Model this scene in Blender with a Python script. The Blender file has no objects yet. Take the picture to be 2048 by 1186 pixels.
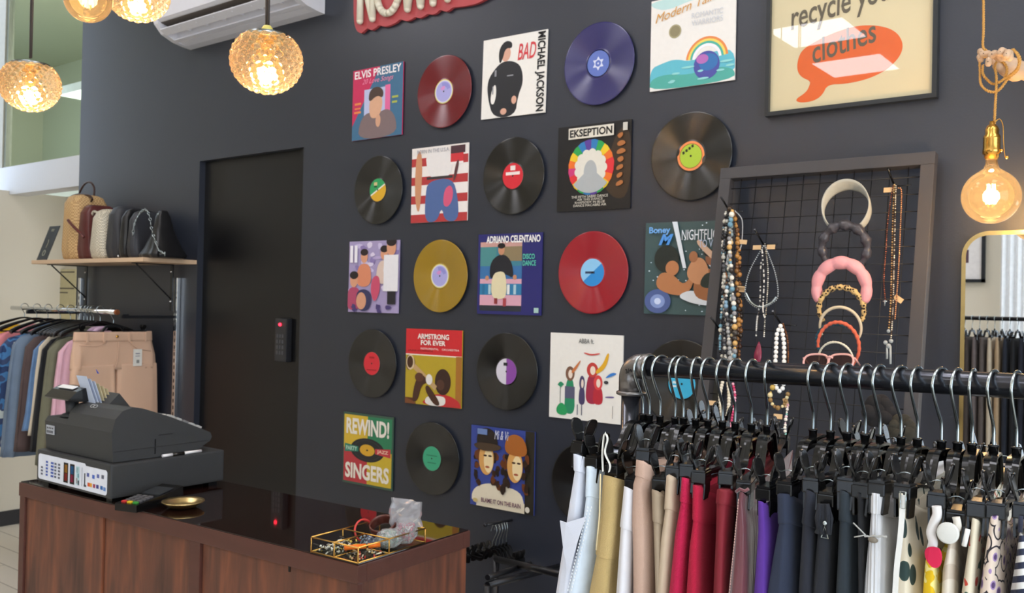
import bpy, bmesh, math, random
from math import sin, cos, pi, radians, sqrt, atan2
from mathutils import Vector, Matrix
random.seed(7)
SC = bpy.context.scene
COL = SC.collection
# ------------------------------------------------------------------ camera
CZ = 1.58                      # eye height
FPX = 1835.9                   # focal length in pixels of a 2048 wide frame
YAW, PIT, ROL = radians(37.96), radians(.483), radians(1.212)
D = 2.809                      # distance of the dark wall from the camera
FWD = Vector((-sin(YAW)*cos(PIT), cos(YAW)*cos(PIT), sin(PIT)))
_r = Vector((cos(YAW), sin(YAW), 0)); _u = _r.cross(FWD)
RGT = _r*cos(ROL)+_u*sin(ROL); UPV = -_r*sin(ROL)+_u*cos(ROL)
cam = bpy.data.cameras.new('camera'); camo = bpy.data.objects.new('camera', cam); COL.objects.link(camo)
cam.sensor_width = 36; cam.lens = FPX/2048*36; cam.clip_start = .02
m = Matrix((RGT, UPV, -FWD)).transposed().to_4x4(); m.translation = (0, 0, CZ); camo.matrix_world = m
cam.dof.use_dof = True; cam.dof.focus_distance = 1.2; cam.dof.aperture_fstop = 15
SC.camera = camo
# ------------------------------------------------------------------ exposure, world
SC.view_settings.view_transform = 'Standard'; SC.view_settings.look = 'None'
SC.view_settings.gamma = 1; SC.view_settings.use_curve_mapping = False
SC.view_settings.exposure = .85
W = bpy.data.worlds.new('daylight'); SC.world = W; W.use_nodes = True
bg = W.node_tree.nodes['Background']; bg.inputs[0].default_value = (.72, .84, 1, 1); bg.inputs[1].default_value = 1.3
# ------------------------------------------------------------------ large daylight sources in the shop windows
def area(name, loc, rot, sx, sy, power, col):
    l = bpy.data.lights.new(name, 'AREA'); l.shape = 'RECTANGLE'; l.size = sx; l.size_y = sy; l.energy = power; l.color = col
    o = bpy.data.objects.new(name, l); COL.objects.link(o); o.location = loc; o.rotation_euler = rot; return o
area('window_daylight', (.1, -3.56, 1.75), (radians(90), 0, radians(180)), 2.7, 2.3, 70, (.80, .90, 1))
area('window_daylight', (2.86, -.4, 1.75), (radians(90), 0, radians(90)), 4.2, 2.3, 60, (.80, .90, 1))
# ------------------------------------------------------------------ pixel <-> place helpers (real planes only)
def ray(x, y): return FWD+RGT*((x-1024)/FPX)-UPV*((y-593)/FPX)
OC = Vector((0, 0, CZ))
def aty(x, y, Y): d = ray(x, y); return OC+d*(Y/d.y)
def atz(x, y, Z): d = ray(x, y); return OC+d*((Z-CZ)/d.z)
def atx(x, y, X): d = ray(x, y); return OC+d*(X/d.x)
def atp(x, y, p0, n): d = ray(x, y); return OC+d*((Vector(p0)-OC).dot(n)/d.dot(n))
# ------------------------------------------------------------------ colours and materials
def lin(c):
    c /= 255.; return c/12.92 if c <= .04045 else ((c+.055)/1.055)**2.4
def L(c):
    if isinstance(c, str): c = c.lstrip('#'); c = [int(c[i:i+2], 16) for i in (0, 2, 4)]
    return tuple(lin(v) for v in c[:3])+(1,)
MATS = {}
def mat(name, col=None, rough=.5, metal=0, var=.06, nscale=30, bump=0, bscale=200, spec=None, coat=0, emit=None, estr=0,
        trans=0, ior=1.45, sheen=0, aniso=0, alpha=1, stretch=None):
    if name in MATS: return MATS[name]
    m = bpy.data.materials.new(name); m.use_nodes = True; MATS[name] = m
    nt = m.node_tree; N = nt.nodes; K = nt.links; b = N['Principled BSDF']
    c = L(col) if col is not None else (.5, .5, .5, 1)
    b.inputs['Base Color'].default_value = c
    b.inputs['Roughness'].default_value = rough; b.inputs['Metallic'].default_value = metal
    if spec is not None: b.inputs['Specular IOR Level'].default_value = spec
    b.inputs['Coat Weight'].default_value = coat; b.inputs['Coat Roughness'].default_value = .04
    b.inputs['Transmission Weight'].default_value = trans; b.inputs['IOR'].default_value = ior
    b.inputs['Sheen Weight'].default_value = sheen; b.inputs['Alpha'].default_value = alpha
    if emit is not None:
        b.inputs['Emission Color'].default_value = L(emit); b.inputs['Emission Strength'].default_value = estr
    tc = N.new('ShaderNodeTexCoord'); src = tc.outputs['Object']
    if stretch:
        mp = N.new('ShaderNodeMapping'); mp.inputs['Scale'].default_value = stretch; K.new(src, mp.inputs[0]); src = mp.outputs[0]
    if var:
        n = N.new('ShaderNodeTexNoise'); n.inputs['Scale'].default_value = nscale; n.inputs['Detail'].default_value = 3
        K.new(src, n.inputs['Vector'])
        mr = N.new('ShaderNodeMapRange'); mr.inputs[3].default_value = 1-var*2; mr.inputs[4].default_value = 1+var*2
        K.new(n.outputs[0], mr.inputs[0])
        mx = N.new('ShaderNodeMix'); mx.data_type = 'RGBA'; mx.blend_type = 'MULTIPLY'; mx.inputs[0].default_value = 1
        mx.inputs[6].default_value = c; K.new(mr.outputs[0], mx.inputs[7]); K.new(mx.outputs[2], b.inputs['Base Color'])
    if bump:
        n2 = N.new('ShaderNodeTexNoise'); n2.inputs['Scale'].default_value = bscale; n2.inputs['Detail'].default_value = 2
        K.new(src, n2.inputs['Vector'])
        bp = N.new('ShaderNodeBump'); bp.inputs['Strength'].default_value = bump; bp.inputs['Distance'].default_value = .002
        K.new(n2.outputs[0], bp.inputs['Height']); K.new(bp.outputs[0], b.inputs['Normal'])
    if aniso:
        b.inputs['Anisotropic Rotation'].default_value = .25
        b.inputs['Anisotropic'].default_value = aniso
        tg = N.new('ShaderNodeTangent'); tg.direction_type = 'RADIAL'; tg.axis = 'Z'; K.new(tg.outputs[0], b.inputs['Tangent'])
    return m
def bsdf(m): return m.node_tree.nodes['Principled BSDF']
def ramp(m, src, stops, interp='LINEAR'):
    r = m.node_tree.nodes.new('ShaderNodeValToRGB'); r.color_ramp.interpolation = interp
    e = r.color_ramp.elements
    while len(e) < len(stops): e.new(.5)
    for el, (p, c) in zip(e, stops): el.position = p; el.color = L(c)
    m.node_tree.links.new(src, r.inputs[0]); m.node_tree.links.new(r.outputs[0], bsdf(m).inputs['Base Color']); return r
def tex(m, kind, **k):
    nt = m.node_tree; t = nt.nodes.new('ShaderNodeTex'+kind); tc = nt.nodes.new('ShaderNodeTexCoord'); mp = nt.nodes.new('ShaderNodeMapping')
    mp.inputs['Scale'].default_value = k.pop('stretch', (1, 1, 1)); mp.inputs['Rotation'].default_value = k.pop('rot', (0, 0, 0))
    nt.links.new(tc.outputs['Object'], mp.inputs[0]); nt.links.new(mp.outputs[0], t.inputs['Vector'])
    for a, v in k.items():
        if a[0] == '_': setattr(t, a[1:], v)
        else: t.inputs[a].default_value = v
    return t
def print_mat(c):              # printed card under a thin varnish
    return mat('print_'+c, c, rough=.38, var=.02, nscale=60)
def cloth(name, c, rough=.85, var=.07, bump=.35, bscale=2200, nscale=22, **k):
    return mat(name, c, rough=rough, var=var, nscale=nscale, bump=bump, bscale=bscale, sheen=k.pop('sheen', .04), **k)
M_WALL = mat('charcoal_wall_paint', (36, 41, 53), rough=.40, var=.05, nscale=2.2, bump=.12, bscale=160, spec=.8)
M_BLACK = mat('black_plastic', (17, 17, 18), rough=.2, var=.1, nscale=60)
M_BLACKP = mat('black_painted_steel', (30, 31, 35), rough=.28, var=.05, nscale=40, metal=.3)
M_STEEL = mat('bright_steel_wire', (168, 178, 180), rough=.22, metal=1, var=.03)
M_CHROME = mat('chrome', (225, 228, 230), rough=.08, metal=1, var=.02)
M_BRASS = mat('brass', (206, 160, 80), rough=.22, metal=1, var=.08, nscale=50)
M_GOLD = mat('gold_wire', (214, 168, 90), rough=.25, metal=1, var=.05)
M_WHITEP = mat('white_plastic', (226, 226, 228), rough=.35, var=.02)
# ------------------------------------------------------------------ mesh builder
class MB:
    def __init__(s, M=None): s.b = bmesh.new(); s.mats = []; s.M = M or Matrix()
    def mi(s, m):
        if m not in s.mats: s.mats.append(m)
        return s.mats.index(m)
    def V(s, p): return s.b.verts.new(s.M @ Vector(p))
    def F(s, vs, m, smooth=False):
        try: f = s.b.faces.new(vs)
        except ValueError: return None
        f.material_index = s.mi(m); f.smooth = smooth; return f
    def box(s, c, d, m, R=None, bev=0):
        c = Vector(c); hx, hy, hz = d[0]/2, d[1]/2, d[2]/2; R = R or Matrix.Identity(3)
        if bev > 0:
            bev = min(bev, hx*.9, hy*.9, hz*.9)
            t = bmesh.new(); bmesh.ops.create_cube(t, size=1)
            for v in t.verts: v.co = Vector((v.co.x*d[0], v.co.y*d[1], v.co.z*d[2]))
            bmesh.ops.bevel(t, geom=t.edges[:], offset=bev, segments=2, affect='EDGES', profile=.7)
            mp = {v: s.V(c+R @ v.co) for v in t.verts}
            for f in t.faces: s.F([mp[v] for v in f.verts], m, False)
            t.free(); return
        v = [s.V(c+R @ Vector((x*hx, y*hy, z*hz))) for x in (-1, 1) for y in (-1, 1) for z in (-1, 1)]
        for q in ((0, 1, 3, 2), (4, 6, 7, 5), (0, 4, 5, 1), (2, 3, 7, 6), (0, 2, 6, 4), (1, 5, 7, 3)): s.F([v[i] for i in q], m)
    def bb(s, x0, x1, y0, y1, z0, z1, m, bev=0): s.box(((x0+x1)/2, (y0+y1)/2, (z0+z1)/2), (abs(x1-x0), abs(y1-y0), abs(z1-z0)), m, bev=bev)
    def tube(s, pts, r, m, seg=8, cap=True, closed=False, prof=None, up=None):
        pts = [Vector(p) for p in pts]; n = len(pts); rings = []
        rs = r if isinstance(r, (list, tuple)) else [r]*n
        prev = None
        for i, p in enumerate(pts):
            if closed: t = pts[(i+1) % n]-pts[i-1]
            else: t = pts[min(i+1, n-1)]-pts[max(i-1, 0)]
            if t.length < 1e-9: t = Vector((0, 0, 1))
            t.normalize()
            if up is not None: a = Vector(up)-t*t.dot(Vector(up))
            elif prev is None: a = t.orthogonal()
            else: a = prev-t*prev.dot(t)
            if a.length < 1e-6: a = t.orthogonal()
            a.normalize(); prev = a; bb = t.cross(a)
            if prof: rings.append([s.V(p+a*x*rs[i]+bb*y*rs[i]) for x, y in prof])
            else: rings.append([s.V(p+(a*cos(2*pi*k/seg)+bb*sin(2*pi*k/seg))*rs[i]) for k in range(seg)])
        k = len(rings[0]); sm = prof is None
        for i in range(n if closed else n-1):
            A, B = rings[i], rings[(i+1) % n]
            for j in range(k): s.F([A[j], A[(j+1) % k], B[(j+1) % k], B[j]], m, sm)
        if cap and not closed: s.F(rings[0][::-1], m); s.F(rings[-1], m)
    def cyl(s, a, b, r, m, seg=16, r2=None): s.tube([a, b], [r, r if r2 is None else r2], m, seg)
    def loft(s, rings, m, cap=True, smooth=True, closed=True):
        R = [[s.V(p) for p in r] for r in rings]; k = len(R[0])
        for A, B in zip(R, R[1:]):
            for j in range(k if closed else k-1): s.F([A[j], A[(j+1) % k], B[(j+1) % k], B[j]], m, smooth)
        if cap: s.F(R[0][::-1], m); s.F(R[-1], m)
        return R
    def lathe(s, prof, m, seg=32, c=(0, 0, 0), R=None, smooth=True, cap=True):
        c = Vector(c); R = R or Matrix.Identity(3)
        rings = [[c+R @ Vector((r*cos(2*pi*k/seg), r*sin(2*pi*k/seg), z)) for k in range(seg)] for r, z in prof]
        return s.loft(rings, m, cap, smooth)
    def ball(s, c, r, m, seg=12, rg=8, R=None):
        if not isinstance(r, (tuple, list)): r = (r, r, r)
        c = Vector(c); R = R or Matrix.Identity(3)
        rings = []
        for i in range(1, rg):
            t = pi*i/rg; rings.append([c+R @ Vector((r[0]*sin(t)*cos(2*pi*k/seg), r[1]*sin(t)*sin(2*pi*k/seg), -r[2]*cos(t))) for k in range(seg)])
        Rr = s.loft(rings, m, False)
        a = s.V(c+R @ Vector((0, 0, -r[2]))); b = s.V(c+R @ Vector((0, 0, r[2])))
        for k in range(seg): s.F([a, Rr[0][(k+1) % seg], Rr[0][k]], m, True); s.F([b, Rr[-1][k], Rr[-1][(k+1) % seg]], m, True)
    def prism(s, poly, ext, m, m2=None):
        ext = Vector(ext); A = [s.V(p) for p in poly]; B = [s.V(Vector(p)+ext) for p in poly]; k = len(A)
        s.F(A[::-1], m); s.F(B, m2 or m)
        for j in range(k): s.F([A[j], A[(j+1) % k], B[(j+1) % k], B[j]], m)
    def text(s, txt, m, box, frame, depth=.0006, shear=0, bold=0, rot=0, keep=False):
        """text fitted into box (u0,v0,u1,v1) of frame(u,v,w)->point"""
        cu = bpy.data.curves.new('t', 'FONT'); cu.body = txt; cu.size = 1; cu.shear = shear; cu.offset = bold; cu.resolution_u = 3
        cu.extrude = 0; o = bpy.data.objects.new('t', cu); COL.objects.link(o)
        me = bpy.data.meshes.new_from_object(o.evaluated_get(bpy.context.evaluated_depsgraph_get()))
        bpy.data.objects.remove(o); bpy.data.curves.remove(cu)
        if not me.vertices: return
        P = [(v.co.x*cos(rot)-v.co.y*sin(rot), v.co.x*sin(rot)+v.co.y*cos(rot)) for v in me.vertices]
        x0 = min(p[0] for p in P); x1 = max(p[0] for p in P); y0 = min(p[1] for p in P); y1 = max(p[1] for p in P)
        sx = (box[2]-box[0])/(x1-x0); sy = (box[3]-box[1])/(y1-y0)
        vs = [s.V(frame(box[0]+(p[0]-x0)*sx, box[1]+(p[1]-y0)*sy, depth)) for p in P]
        for f in me.polygons: s.F([vs[i] for i in f.vertices], m)
        bpy.data.meshes.remove(me)
    def done(s, name, parent=None, local=False, normals=True, loc=None):
        """link as ONE mesh object; world-built verts are shifted to the base of the thing"""
        if normals: bmesh.ops.recalc_face_normals(s.b, faces=s.b.faces[:])
        me = bpy.data.meshes.new(name); co = [v.co for v in s.b.verts]
        base = Vector((0, 0, 0))
        if not local:
            if loc is not None: base = Vector(loc)
            else:
                xs = [c.x for c in co]; ys = [c.y for c in co]; zs = [c.z for c in co]
                base = Vector(((min(xs)+max(xs))/2, (min(ys)+max(ys))/2, min(zs)))
            for v in s.b.verts: v.co -= base
        s.b.to_mesh(me); s.b.free()
        for mm in s.mats: me.materials.append(mm)
        o = bpy.data.objects.new(name, me); COL.objects.link(o)
        if parent: o.parent = parent
        if not local:
            o.location = base-(WLOC(parent) if parent else Vector((0, 0, 0)))
        return o
def WLOC(o):
    v = Vector((0, 0, 0))
    while o: v = v+Vector(o.location); o = o.parent
    return v
def tag(o, label=None, cat=None, group=None, kind=None):
    if label: o['label'] = label
    if cat: o['category'] = cat
    if group: o['group'] = group
    if kind: o['kind'] = kind
    return o
def thing(name, loc, label, cat, group=None):
    o = bpy.data.objects.new(name, None); COL.objects.link(o); o.location = loc; o.empty_display_size = .05
    return tag(o, label, cat, group)
def copy_tree(o, parent=None):
    c = o.copy(); COL.objects.link(c); c.parent = parent
    for ch in [x for x in ALL_CHILDREN(o)]: copy_tree(ch, c)
    return c
def ALL_CHILDREN(o): return [x for x in bpy.data.objects if x.parent == o]
def struct(mb, name): return tag(mb.done(name), kind='structure')
def basis(xa, ya=None, za=None):
    return Matrix((xa, ya, za)).transposed()
def rnd(a, b): return random.uniform(a, b)

def rrect(x0, x1, z0, z1, r, y, n=10):
    P = []
    for cx, cz, a0 in ((x1-r, z1-r, 0), (x0+r, z1-r, pi/2), (x0+r, z0+r, pi), (x1-r, z0+r, 3*pi/2)):
        for k in range(n+1): an = a0+pi/2*k/n; P.append((cx+r*cos(an), y, cz+r*sin(an)))
    return P
def curve3(P, n=10):
    P = [Vector(p) for p in P]; out = []
    for i in range(len(P)-1):
        p0, p1, p2, p3 = P[max(i-1, 0)], P[i], P[i+1], P[min(i+2, len(P)-1)]
        for k in range(n):
            t = k/n; out.append(.5*((2*p1)+(-p0+p2)*t+(2*p0-5*p1+4*p2-p3)*t*t+(-p0+3*p1-3*p2+p3)*t**3))
    out.append(P[-1]); return out
# ================================================================== THE ROOM
HC = 3.78                      # ceiling height
XL, XR, YB = -6.55, 3.0, -3.7
mb = MB()                      # dark feature wall with the door opening
dx0, dx1, dzt = -4.312, -3.462, CZ+.724
mb.bb(-5.6, dx0, D, D+.16, 0, HC, M_WALL); mb.bb(dx1, XR, D, D+.16, 0, HC, M_WALL); mb.bb(dx0, dx1, D, D+.16, dzt, HC, M_WALL)
struct(mb, 'wall_back')
M_DOOR = mat('black_door', (11, 11, 13), rough=.36, var=.04, nscale=5)
mb = MB(); mb.bb(dx0, dx1-.055, D+.035, D+.075, 0, dzt, M_DOOR); mb.bb(dx1-.05, dx1, D+.02, D+.08, 0, dzt, M_DOOR); mb.bb(dx1-.056, dx1-.05, D+.04, D+.07, 0, dzt, mat('door_edge_trim', (60, 62, 68), rough=.3))
door = tag(mb.done('door_1'), kind='structure')
p = aty(568, 680, D+.02)
mb = MB(); mb.bb(p.x-.045, p.x+.045, D-.002, D+.034, p.z-.105, p.z+.105, mat('lock_case', (38, 39, 43), rough=.35), bev=.008)
for i in range(3):
    for j in range(4): mb.bb(p.x-.028+i*.02, p.x-.014+i*.02, D-.004, D-.001, p.z-.07+j*.027, p.z-.053+j*.027, mat('lock_key', (70, 72, 76), rough=.4))
lk = mb.done('keypad_lock', door)
mb = MB(); mb.ball((p.x-.002, D-.004, p.z+.075), .008, mat('red_led', (255, 40, 60), emit=(255, 30, 50), estr=4), 10, 6); mb.done('indicator_light', lk)
# floor: pale planks
M_FLOOR = mat('pale_plank_floor', (190, 184, 172), rough=.45, var=0)
t = tex(M_FLOOR, 'Brick', stretch=(1, 1, 1)); t.offset = .37
for a, v in (('Color1', (214, 208, 196)), ('Color2', (226, 220, 208)), ('Mortar', (168, 162, 150))): t.inputs[a].default_value = L(v)
t.inputs['Scale'].default_value = 1; t.inputs['Mortar Size'].default_value = .004; t.inputs['Brick Width'].default_value = 1.3; t.inputs['Row Height'].default_value = .16
M_FLOOR.node_tree.links.new(t.outputs[0], bsdf(M_FLOOR).inputs['Base Color'])
mb = MB(); mb.bb(-9.2, XR+.2, YB-.2, 6.2, -.05, 0, M_FLOOR); struct(mb, 'floor')
# suspended ceiling with tile grid
M_CEIL = mat('ceiling_tiles', (232, 226, 210), rough=.8, var=0)
t = tex(M_CEIL, 'Brick'); t.offset = 0
for a, v in (('Color1', (228, 220, 200)), ('Color2', (232, 225, 206)), ('Mortar', (150, 145, 130))): t.inputs[a].default_value = L(v)
t.inputs['Scale'].default_value = 1; t.inputs['Mortar Size'].default_value = .008; t.inputs['Brick Width'].default_value = .6; t.inputs['Row Height'].default_value = .6
M_CEIL.node_tree.links.new(t.outputs[0], bsdf(M_CEIL).inputs['Base Color'])
mb = MB(); mb.bb(XL, XR, YB, D, HC, HC+.06, M_CEIL); struct(mb, 'ceiling')
M_LED = mat('led_panel_light', (255, 255, 255), emit=(250, 248, 255), estr=5.5, var=0)
pf = mat('led_panel_frame', (235, 235, 235), rough=.4)
LEDN = 0
for (cx, cy) in ((-2.56, -1.5), (-2.62, -2.64), (-.7, -1.5), (-.7, .6), (-2.6, .75), (1.2, -1.5), (1.2, .6), (-4.6, -1.5), (-4.6, .75), (-.7, -2.7), (.1, 1.5), (1.3, 1.5), (-2.0, 1.5), (-4.2, 1.5)):
    mb = MB(); mb.bb(cx-.3, cx+.3, cy-.3, cy+.3, HC-.03, HC-.001, pf)
    o = tag(mb.done('ceiling_light'), None, 'ceiling light')
    mb = MB(); mb.bb(cx-.285, cx+.285, cy-.285, cy+.285, HC-.034, HC-.028, M_LED); mb.done('diffuser', o)
    o['label'] = 'square white panel light set in the tiled ceiling'; o['group'] = 'square ceiling panel lights'
# other walls
M_CREAM = mat('cream_wall_paint', (212, 203, 186), rough=.75, var=.03, nscale=3)
M_BEIGE = mat('beige_wall_paint', (205, 199, 184), rough=.7, var=.02, nscale=2)
def wallpoly(name, M, boxes):
    mb = MB()
    for b in boxes: mb.bb(*b, M)
    return struct(mb, name)
wallpoly('wall_front', M_CREAM, [(XL, -1.3, YB-.12, YB, 0, HC), (1.5, XR, YB-.12, YB, 0, HC), (-1.3, 1.5, YB-.12, YB, 0, .55), (-1.3, 1.5, YB-.12, YB, 2.95, HC)])
wallpoly('wall_right', M_CREAM, [(XR, XR+.12, YB, -2.5, 0, HC), (XR, XR+.12, 1.7, D+.16, 0, HC), (XR, XR+.12, -2.5, 1.7, 0, .55), (XR, XR+.12, -2.5, 1.7, 2.95, HC)])
wallpoly('wall_left', M_BEIGE, [(XL-.1, XL, YB, 3.2, 0, CZ+.70), (XL-.1, XL, YB, D-.6, CZ+.70, HC)])
wallpoly('wall_niche', M_BEIGE, [(XL-.1, -5.3, 3.2, 3.3, 0, CZ+.70)])
mb = MB(); mb.bb(XL, XL+.012, YB, 3.19, 0, .10, mat('dark_baseboard', (40, 40, 43), rough=.5)); struct(mb, 'baseboard_left')
for n, x0, x1, fl in (('window_1', -1.3, 1.5, 'y'), ('window_2', -2.5, 1.7, 'x')):
    mb = MB(); fr = mat('white_window_frame', (225, 226, 226), rough=.35)
    def w(a0, a1, z0, z1, mm=fr, t=.05):
        if fl == 'y': mb.bb(a0, a1, YB-.08-t/2, YB-.08+t/2, z0, z1, mm)
        else: mb.bb(XR+.08-t/2, XR+.08+t/2, a0, a1, z0, z1, mm)
    for a in (x0, (x0+x1)/2-.03, x1-.06): w(a, a+.06, .55, 2.95)
    w(x0, x1, .55, .61); w(x0, x1, 2.89, 2.95)
    o = struct(mb, n)
    mb = MB(); w(x0+.06, x1-.06, .61, 2.89, mat('window_glass', (255, 255, 255), rough=.02, trans=1, ior=1.02, var=0), .006); mb.done('window_pane', o)
# lintel band, glass and upper gallery left of the dark wall
a = aty(158, 310, D).z; b = aty(155, 372, D).z
mb = MB(); mb.bb(-9.1, -5.6, D, D+.12, b, a, mat('white_lintel_paint', (214, 216, 221), rough=.45, var=.01)); struct(mb, 'trim_1')
M_GREEN = mat('sage_gallery_wall', (182, 184, 162), rough=.8, var=.03, nscale=.7)
mb = MB(); mb.bb(-9.1, -5.3, 4.2, 4.3, b, HC, M_GREEN); struct(mb, 'wall_gallery')
mb = MB(); mb.bb(-9.2, -9.1, D, 5.0, b, HC, M_GREEN); struct(mb, 'wall_gallery_side')
mb = MB(); mb.bb(-9.1, -5.3, D+.12, 5.0, HC-.02, HC, M_GREEN); struct(mb, 'ceiling_gallery')
mb = MB(); mb.bb(-9.1, -5.3, D+.12, 5.0, a-.1, a-.05, M_GREEN); struct(mb, 'floor_gallery')
M_GL = mat('green_tinted_glass', (236, 242, 234), rough=.03, trans=1, ior=1.03, var=0)
mb = MB(); mb.bb(-9.1, -5.6, D+.05, D+.058, a, HC, M_GL); struct(mb, 'window_3')
x = aty(14, 200, D+.03).x
mb = MB(); mb.bb(x-.16, x-.03, D+.02, D+.08, a, HC, mat('aluminium_mullion', (172, 168, 155), rough=.4)); mb.bb(x-.03, x, D+.03, D+.07, a, HC, mat('mullion_gasket', (118, 122, 108), rough=.5)); struct(mb, 'trim_2')
c = atz(118, 190, CZ+1.5)
mb = MB(); mb.bb(c.x, c.x+1.5, c.y, c.y+.62, CZ+1.5, CZ+1.56, pf); o = tag(mb.done('ceiling_light'), 'bright white panel light seen through the green glass above the lintel', 'ceiling light')
mb = MB(); mb.bb(c.x+.004, c.x+1.496, c.y+.004, c.y+.616, CZ+1.494, CZ+1.501, mat('gallery_panel_light', (255, 255, 255), emit=(222, 226, 222), estr=1.0, var=0)); mb.done('diffuser', o)
area('gallery_fill', (-5.36, 3.5, 2.9), (radians(90), 0, radians(90)), 1.0, 1.5, 21, (1, .97, .86))  # added fill lamp, hidden behind the dark wall, to brighten the gallery
area('niche_fill', (-5.32, 3.08, 1.0), (radians(90), 0, radians(90)), .22, 1.7, 2.2, (1, .97, .9))  # added unseen fill for the niche walls, no real fitting here
# framed notices in the niche
p0 = aty(122, 530, 3.19)
mb = MB(); pm = mat('cream_notice_paper', (196, 188, 150), rough=.7); dk = mat('notice_line', (96, 90, 78), rough=.7)
mb.bb(p0.x, p0.x+.26, 3.17, 3.199, CZ-.35, CZ+.18, pm)
for zz in (.165, .05, .02, -.09): mb.bb(p0.x+.015, p0.x+.24-(.09 if zz == .02 else 0), 3.168, 3.171, CZ+zz-.009, CZ+zz, dk)
tag(mb.done('notice_board'), 'narrow cream notice strip with dark lines in the niche behind the handbag shelf', 'notice board')
# ================================================================== AIR CONDITIONER
def acp(x, y): q = atx(x, y, -4.42); return (q.y, q.z)
xa, xb = -4.42, -3.33
body = [(D-.002, CZ+1.64), (2.60, CZ+1.64), (2.585, CZ+1.60), (2.585, CZ+1.435), (2.592, CZ+1.415), (2.632, CZ+1.372), (2.70, CZ+1.345), (2.76, CZ+1.335), (D-.002, CZ+1.332)]
ac = thing('air_conditioner', ((xa+xb)/2, D, CZ+1.33), 'white wall-mounted split air conditioner with open louvre high on the dark wall', 'air conditioner')
mb = MB(); mw = mat('ac_white', (222, 222, 228), rough=.3, var=.01)
inner = [(D-.002, CZ+1.64), (2.60, CZ+1.64), (2.585, CZ+1.60), (2.585, CZ+1.435), (2.60, CZ+1.425), (2.70, CZ+1.40), (2.72, CZ+1.345), (2.76, CZ+1.335), (D-.002, CZ+1.332)]
mb.prism([(xa+.035, y, z) for y, z in inner], (xb-xa-.07, 0, 0), mw)
mb.prism([(xa, y, z) for y, z in body], (.035, 0, 0), mw); mb.prism([(xb-.035, y, z) for y, z in body], (.035, 0, 0), mw)
mb.done('body', ac)
mb = MB(); md = mat('ac_dark_slot', (92, 84, 76), rough=.6)
mb.prism([(xa+.04, y, z) for y, z in ((2.606, CZ+1.4225), (2.700, CZ+1.3985), (2.700, CZ+1.3965), (2.606, CZ+1.4205))], (xb-xa-.08, 0, 0), md); mb.done('air_outlet', ac)
mb = MB()
mb.tube([(xa+.03, 2.628, CZ+1.378), (xb-.03, 2.628, CZ+1.378)], 1, mw, prof=[(-.004, -.022), (.004, -.022), (.004, .022), (-.004, .022)], up=(0, .5, .9)); mb.done('louvre', ac)
mb = MB()
mb.tube([(xa+.03, 2.70, CZ+1.35), (xb-.03, 2.70, CZ+1.35)], 1, mw, prof=[(-.004, -.012), (.004, -.012), (.004, .012), (-.004, .012)], up=(0, .2, .9)); mb.done('louvre', ac)
mb = MB()
for k in range(6): xx = xa+.18+k*.15; mb.bb(xx, xx+.006, 2.62, 2.69, CZ+1.375, CZ+1.399, mw)
mb.done('vane', ac)
# ================================================================== RED SIGN "NOW..."
sg = thing('wall_sign', (-2.75, D, CZ+1.16), 'red cut-out board with cream tube letters high on the dark wall', 'sign')
M_RED = mat('red_sign_board', (178, 72, 76), rough=.5, var=.04, nscale=10); M_TUBE = mat('cream_letter_tube', (226, 220, 200), rough=.35)
YS = D-.016
edge = [aty(x, y, YS) for x, y in ((707, 0), (708, 40), (713, 60), (722, 66), (729, 61), (735, 57), (743, 60), (752, 55), (758, 51), (772, 53), (790, 46), (800, 39), (813, 42), (824, 38), (830, 34), (839, 36), (850, 31), (855, 28), (866, 29), (874, 25), (880, 20), (892, 23), (900, 19), (906, 15), (925, 13), (950, 8), (968, 0))]
top = CZ+1.62
poly = [(q.x, YS, q.z) for q in curve3([(q.x, YS, q.z) for q in edge], 5)]+[(edge[-1].x+.25, YS, edge[-1].z+.06), (edge[-1].x+.25, YS, top), (edge[0].x, YS, top)]
mb = MB(); mb.prism(poly, (0, .014, 0), M_RED); mb.done('board', sg)
def tubep(pts, name='letter'):
    mb = MB(); P = []
    for x, z in pts: P.append((x, YS-.013, z))
    for a_, b_ in zip(P, P[1:]): mb.cyl(a_, b_, .0155, M_TUBE, 12)
    for e in P: mb.ball(e, .0155, M_TUBE, 12, 8)
    mb.done(name, sg)
def S(x, y): q = aty(x, y, YS-.013); return (q.x, q.z)
n0 = S(720, 42); n1 = S(746, 37); H = .235
tubep([n0, (n0[0], n0[1]+H), (n1[0]-.004, n1[1]), (n1[0], n1[1]+H)], 'letter_n')
o0 = S(774, 29); cx, cz = o0[0]+.006, o0[1]+H/2+.004
tubep([(cx+.074*sin(t*2*pi/24), cz-(H/2)*cos(t*2*pi/24)) for t in range(25)], 'letter_o')
w0 = S(815, 18); w1 = S(841, 12)
tubep([(w0[0]-.035, w0[1]+H), w0, ((w0[0]+w1[0])/2, w0[1]+H*.8), w1, (w1[0]+.035, w1[1]+H)], 'letter_w')
h0 = S(866, 6); h1 = S(895, -2)
tubep([h0, (h0[0], h0[1]+H)], 'letter_stroke'); tubep([h1, (h1[0], h1[1]+H)], 'letter_stroke')
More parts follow.
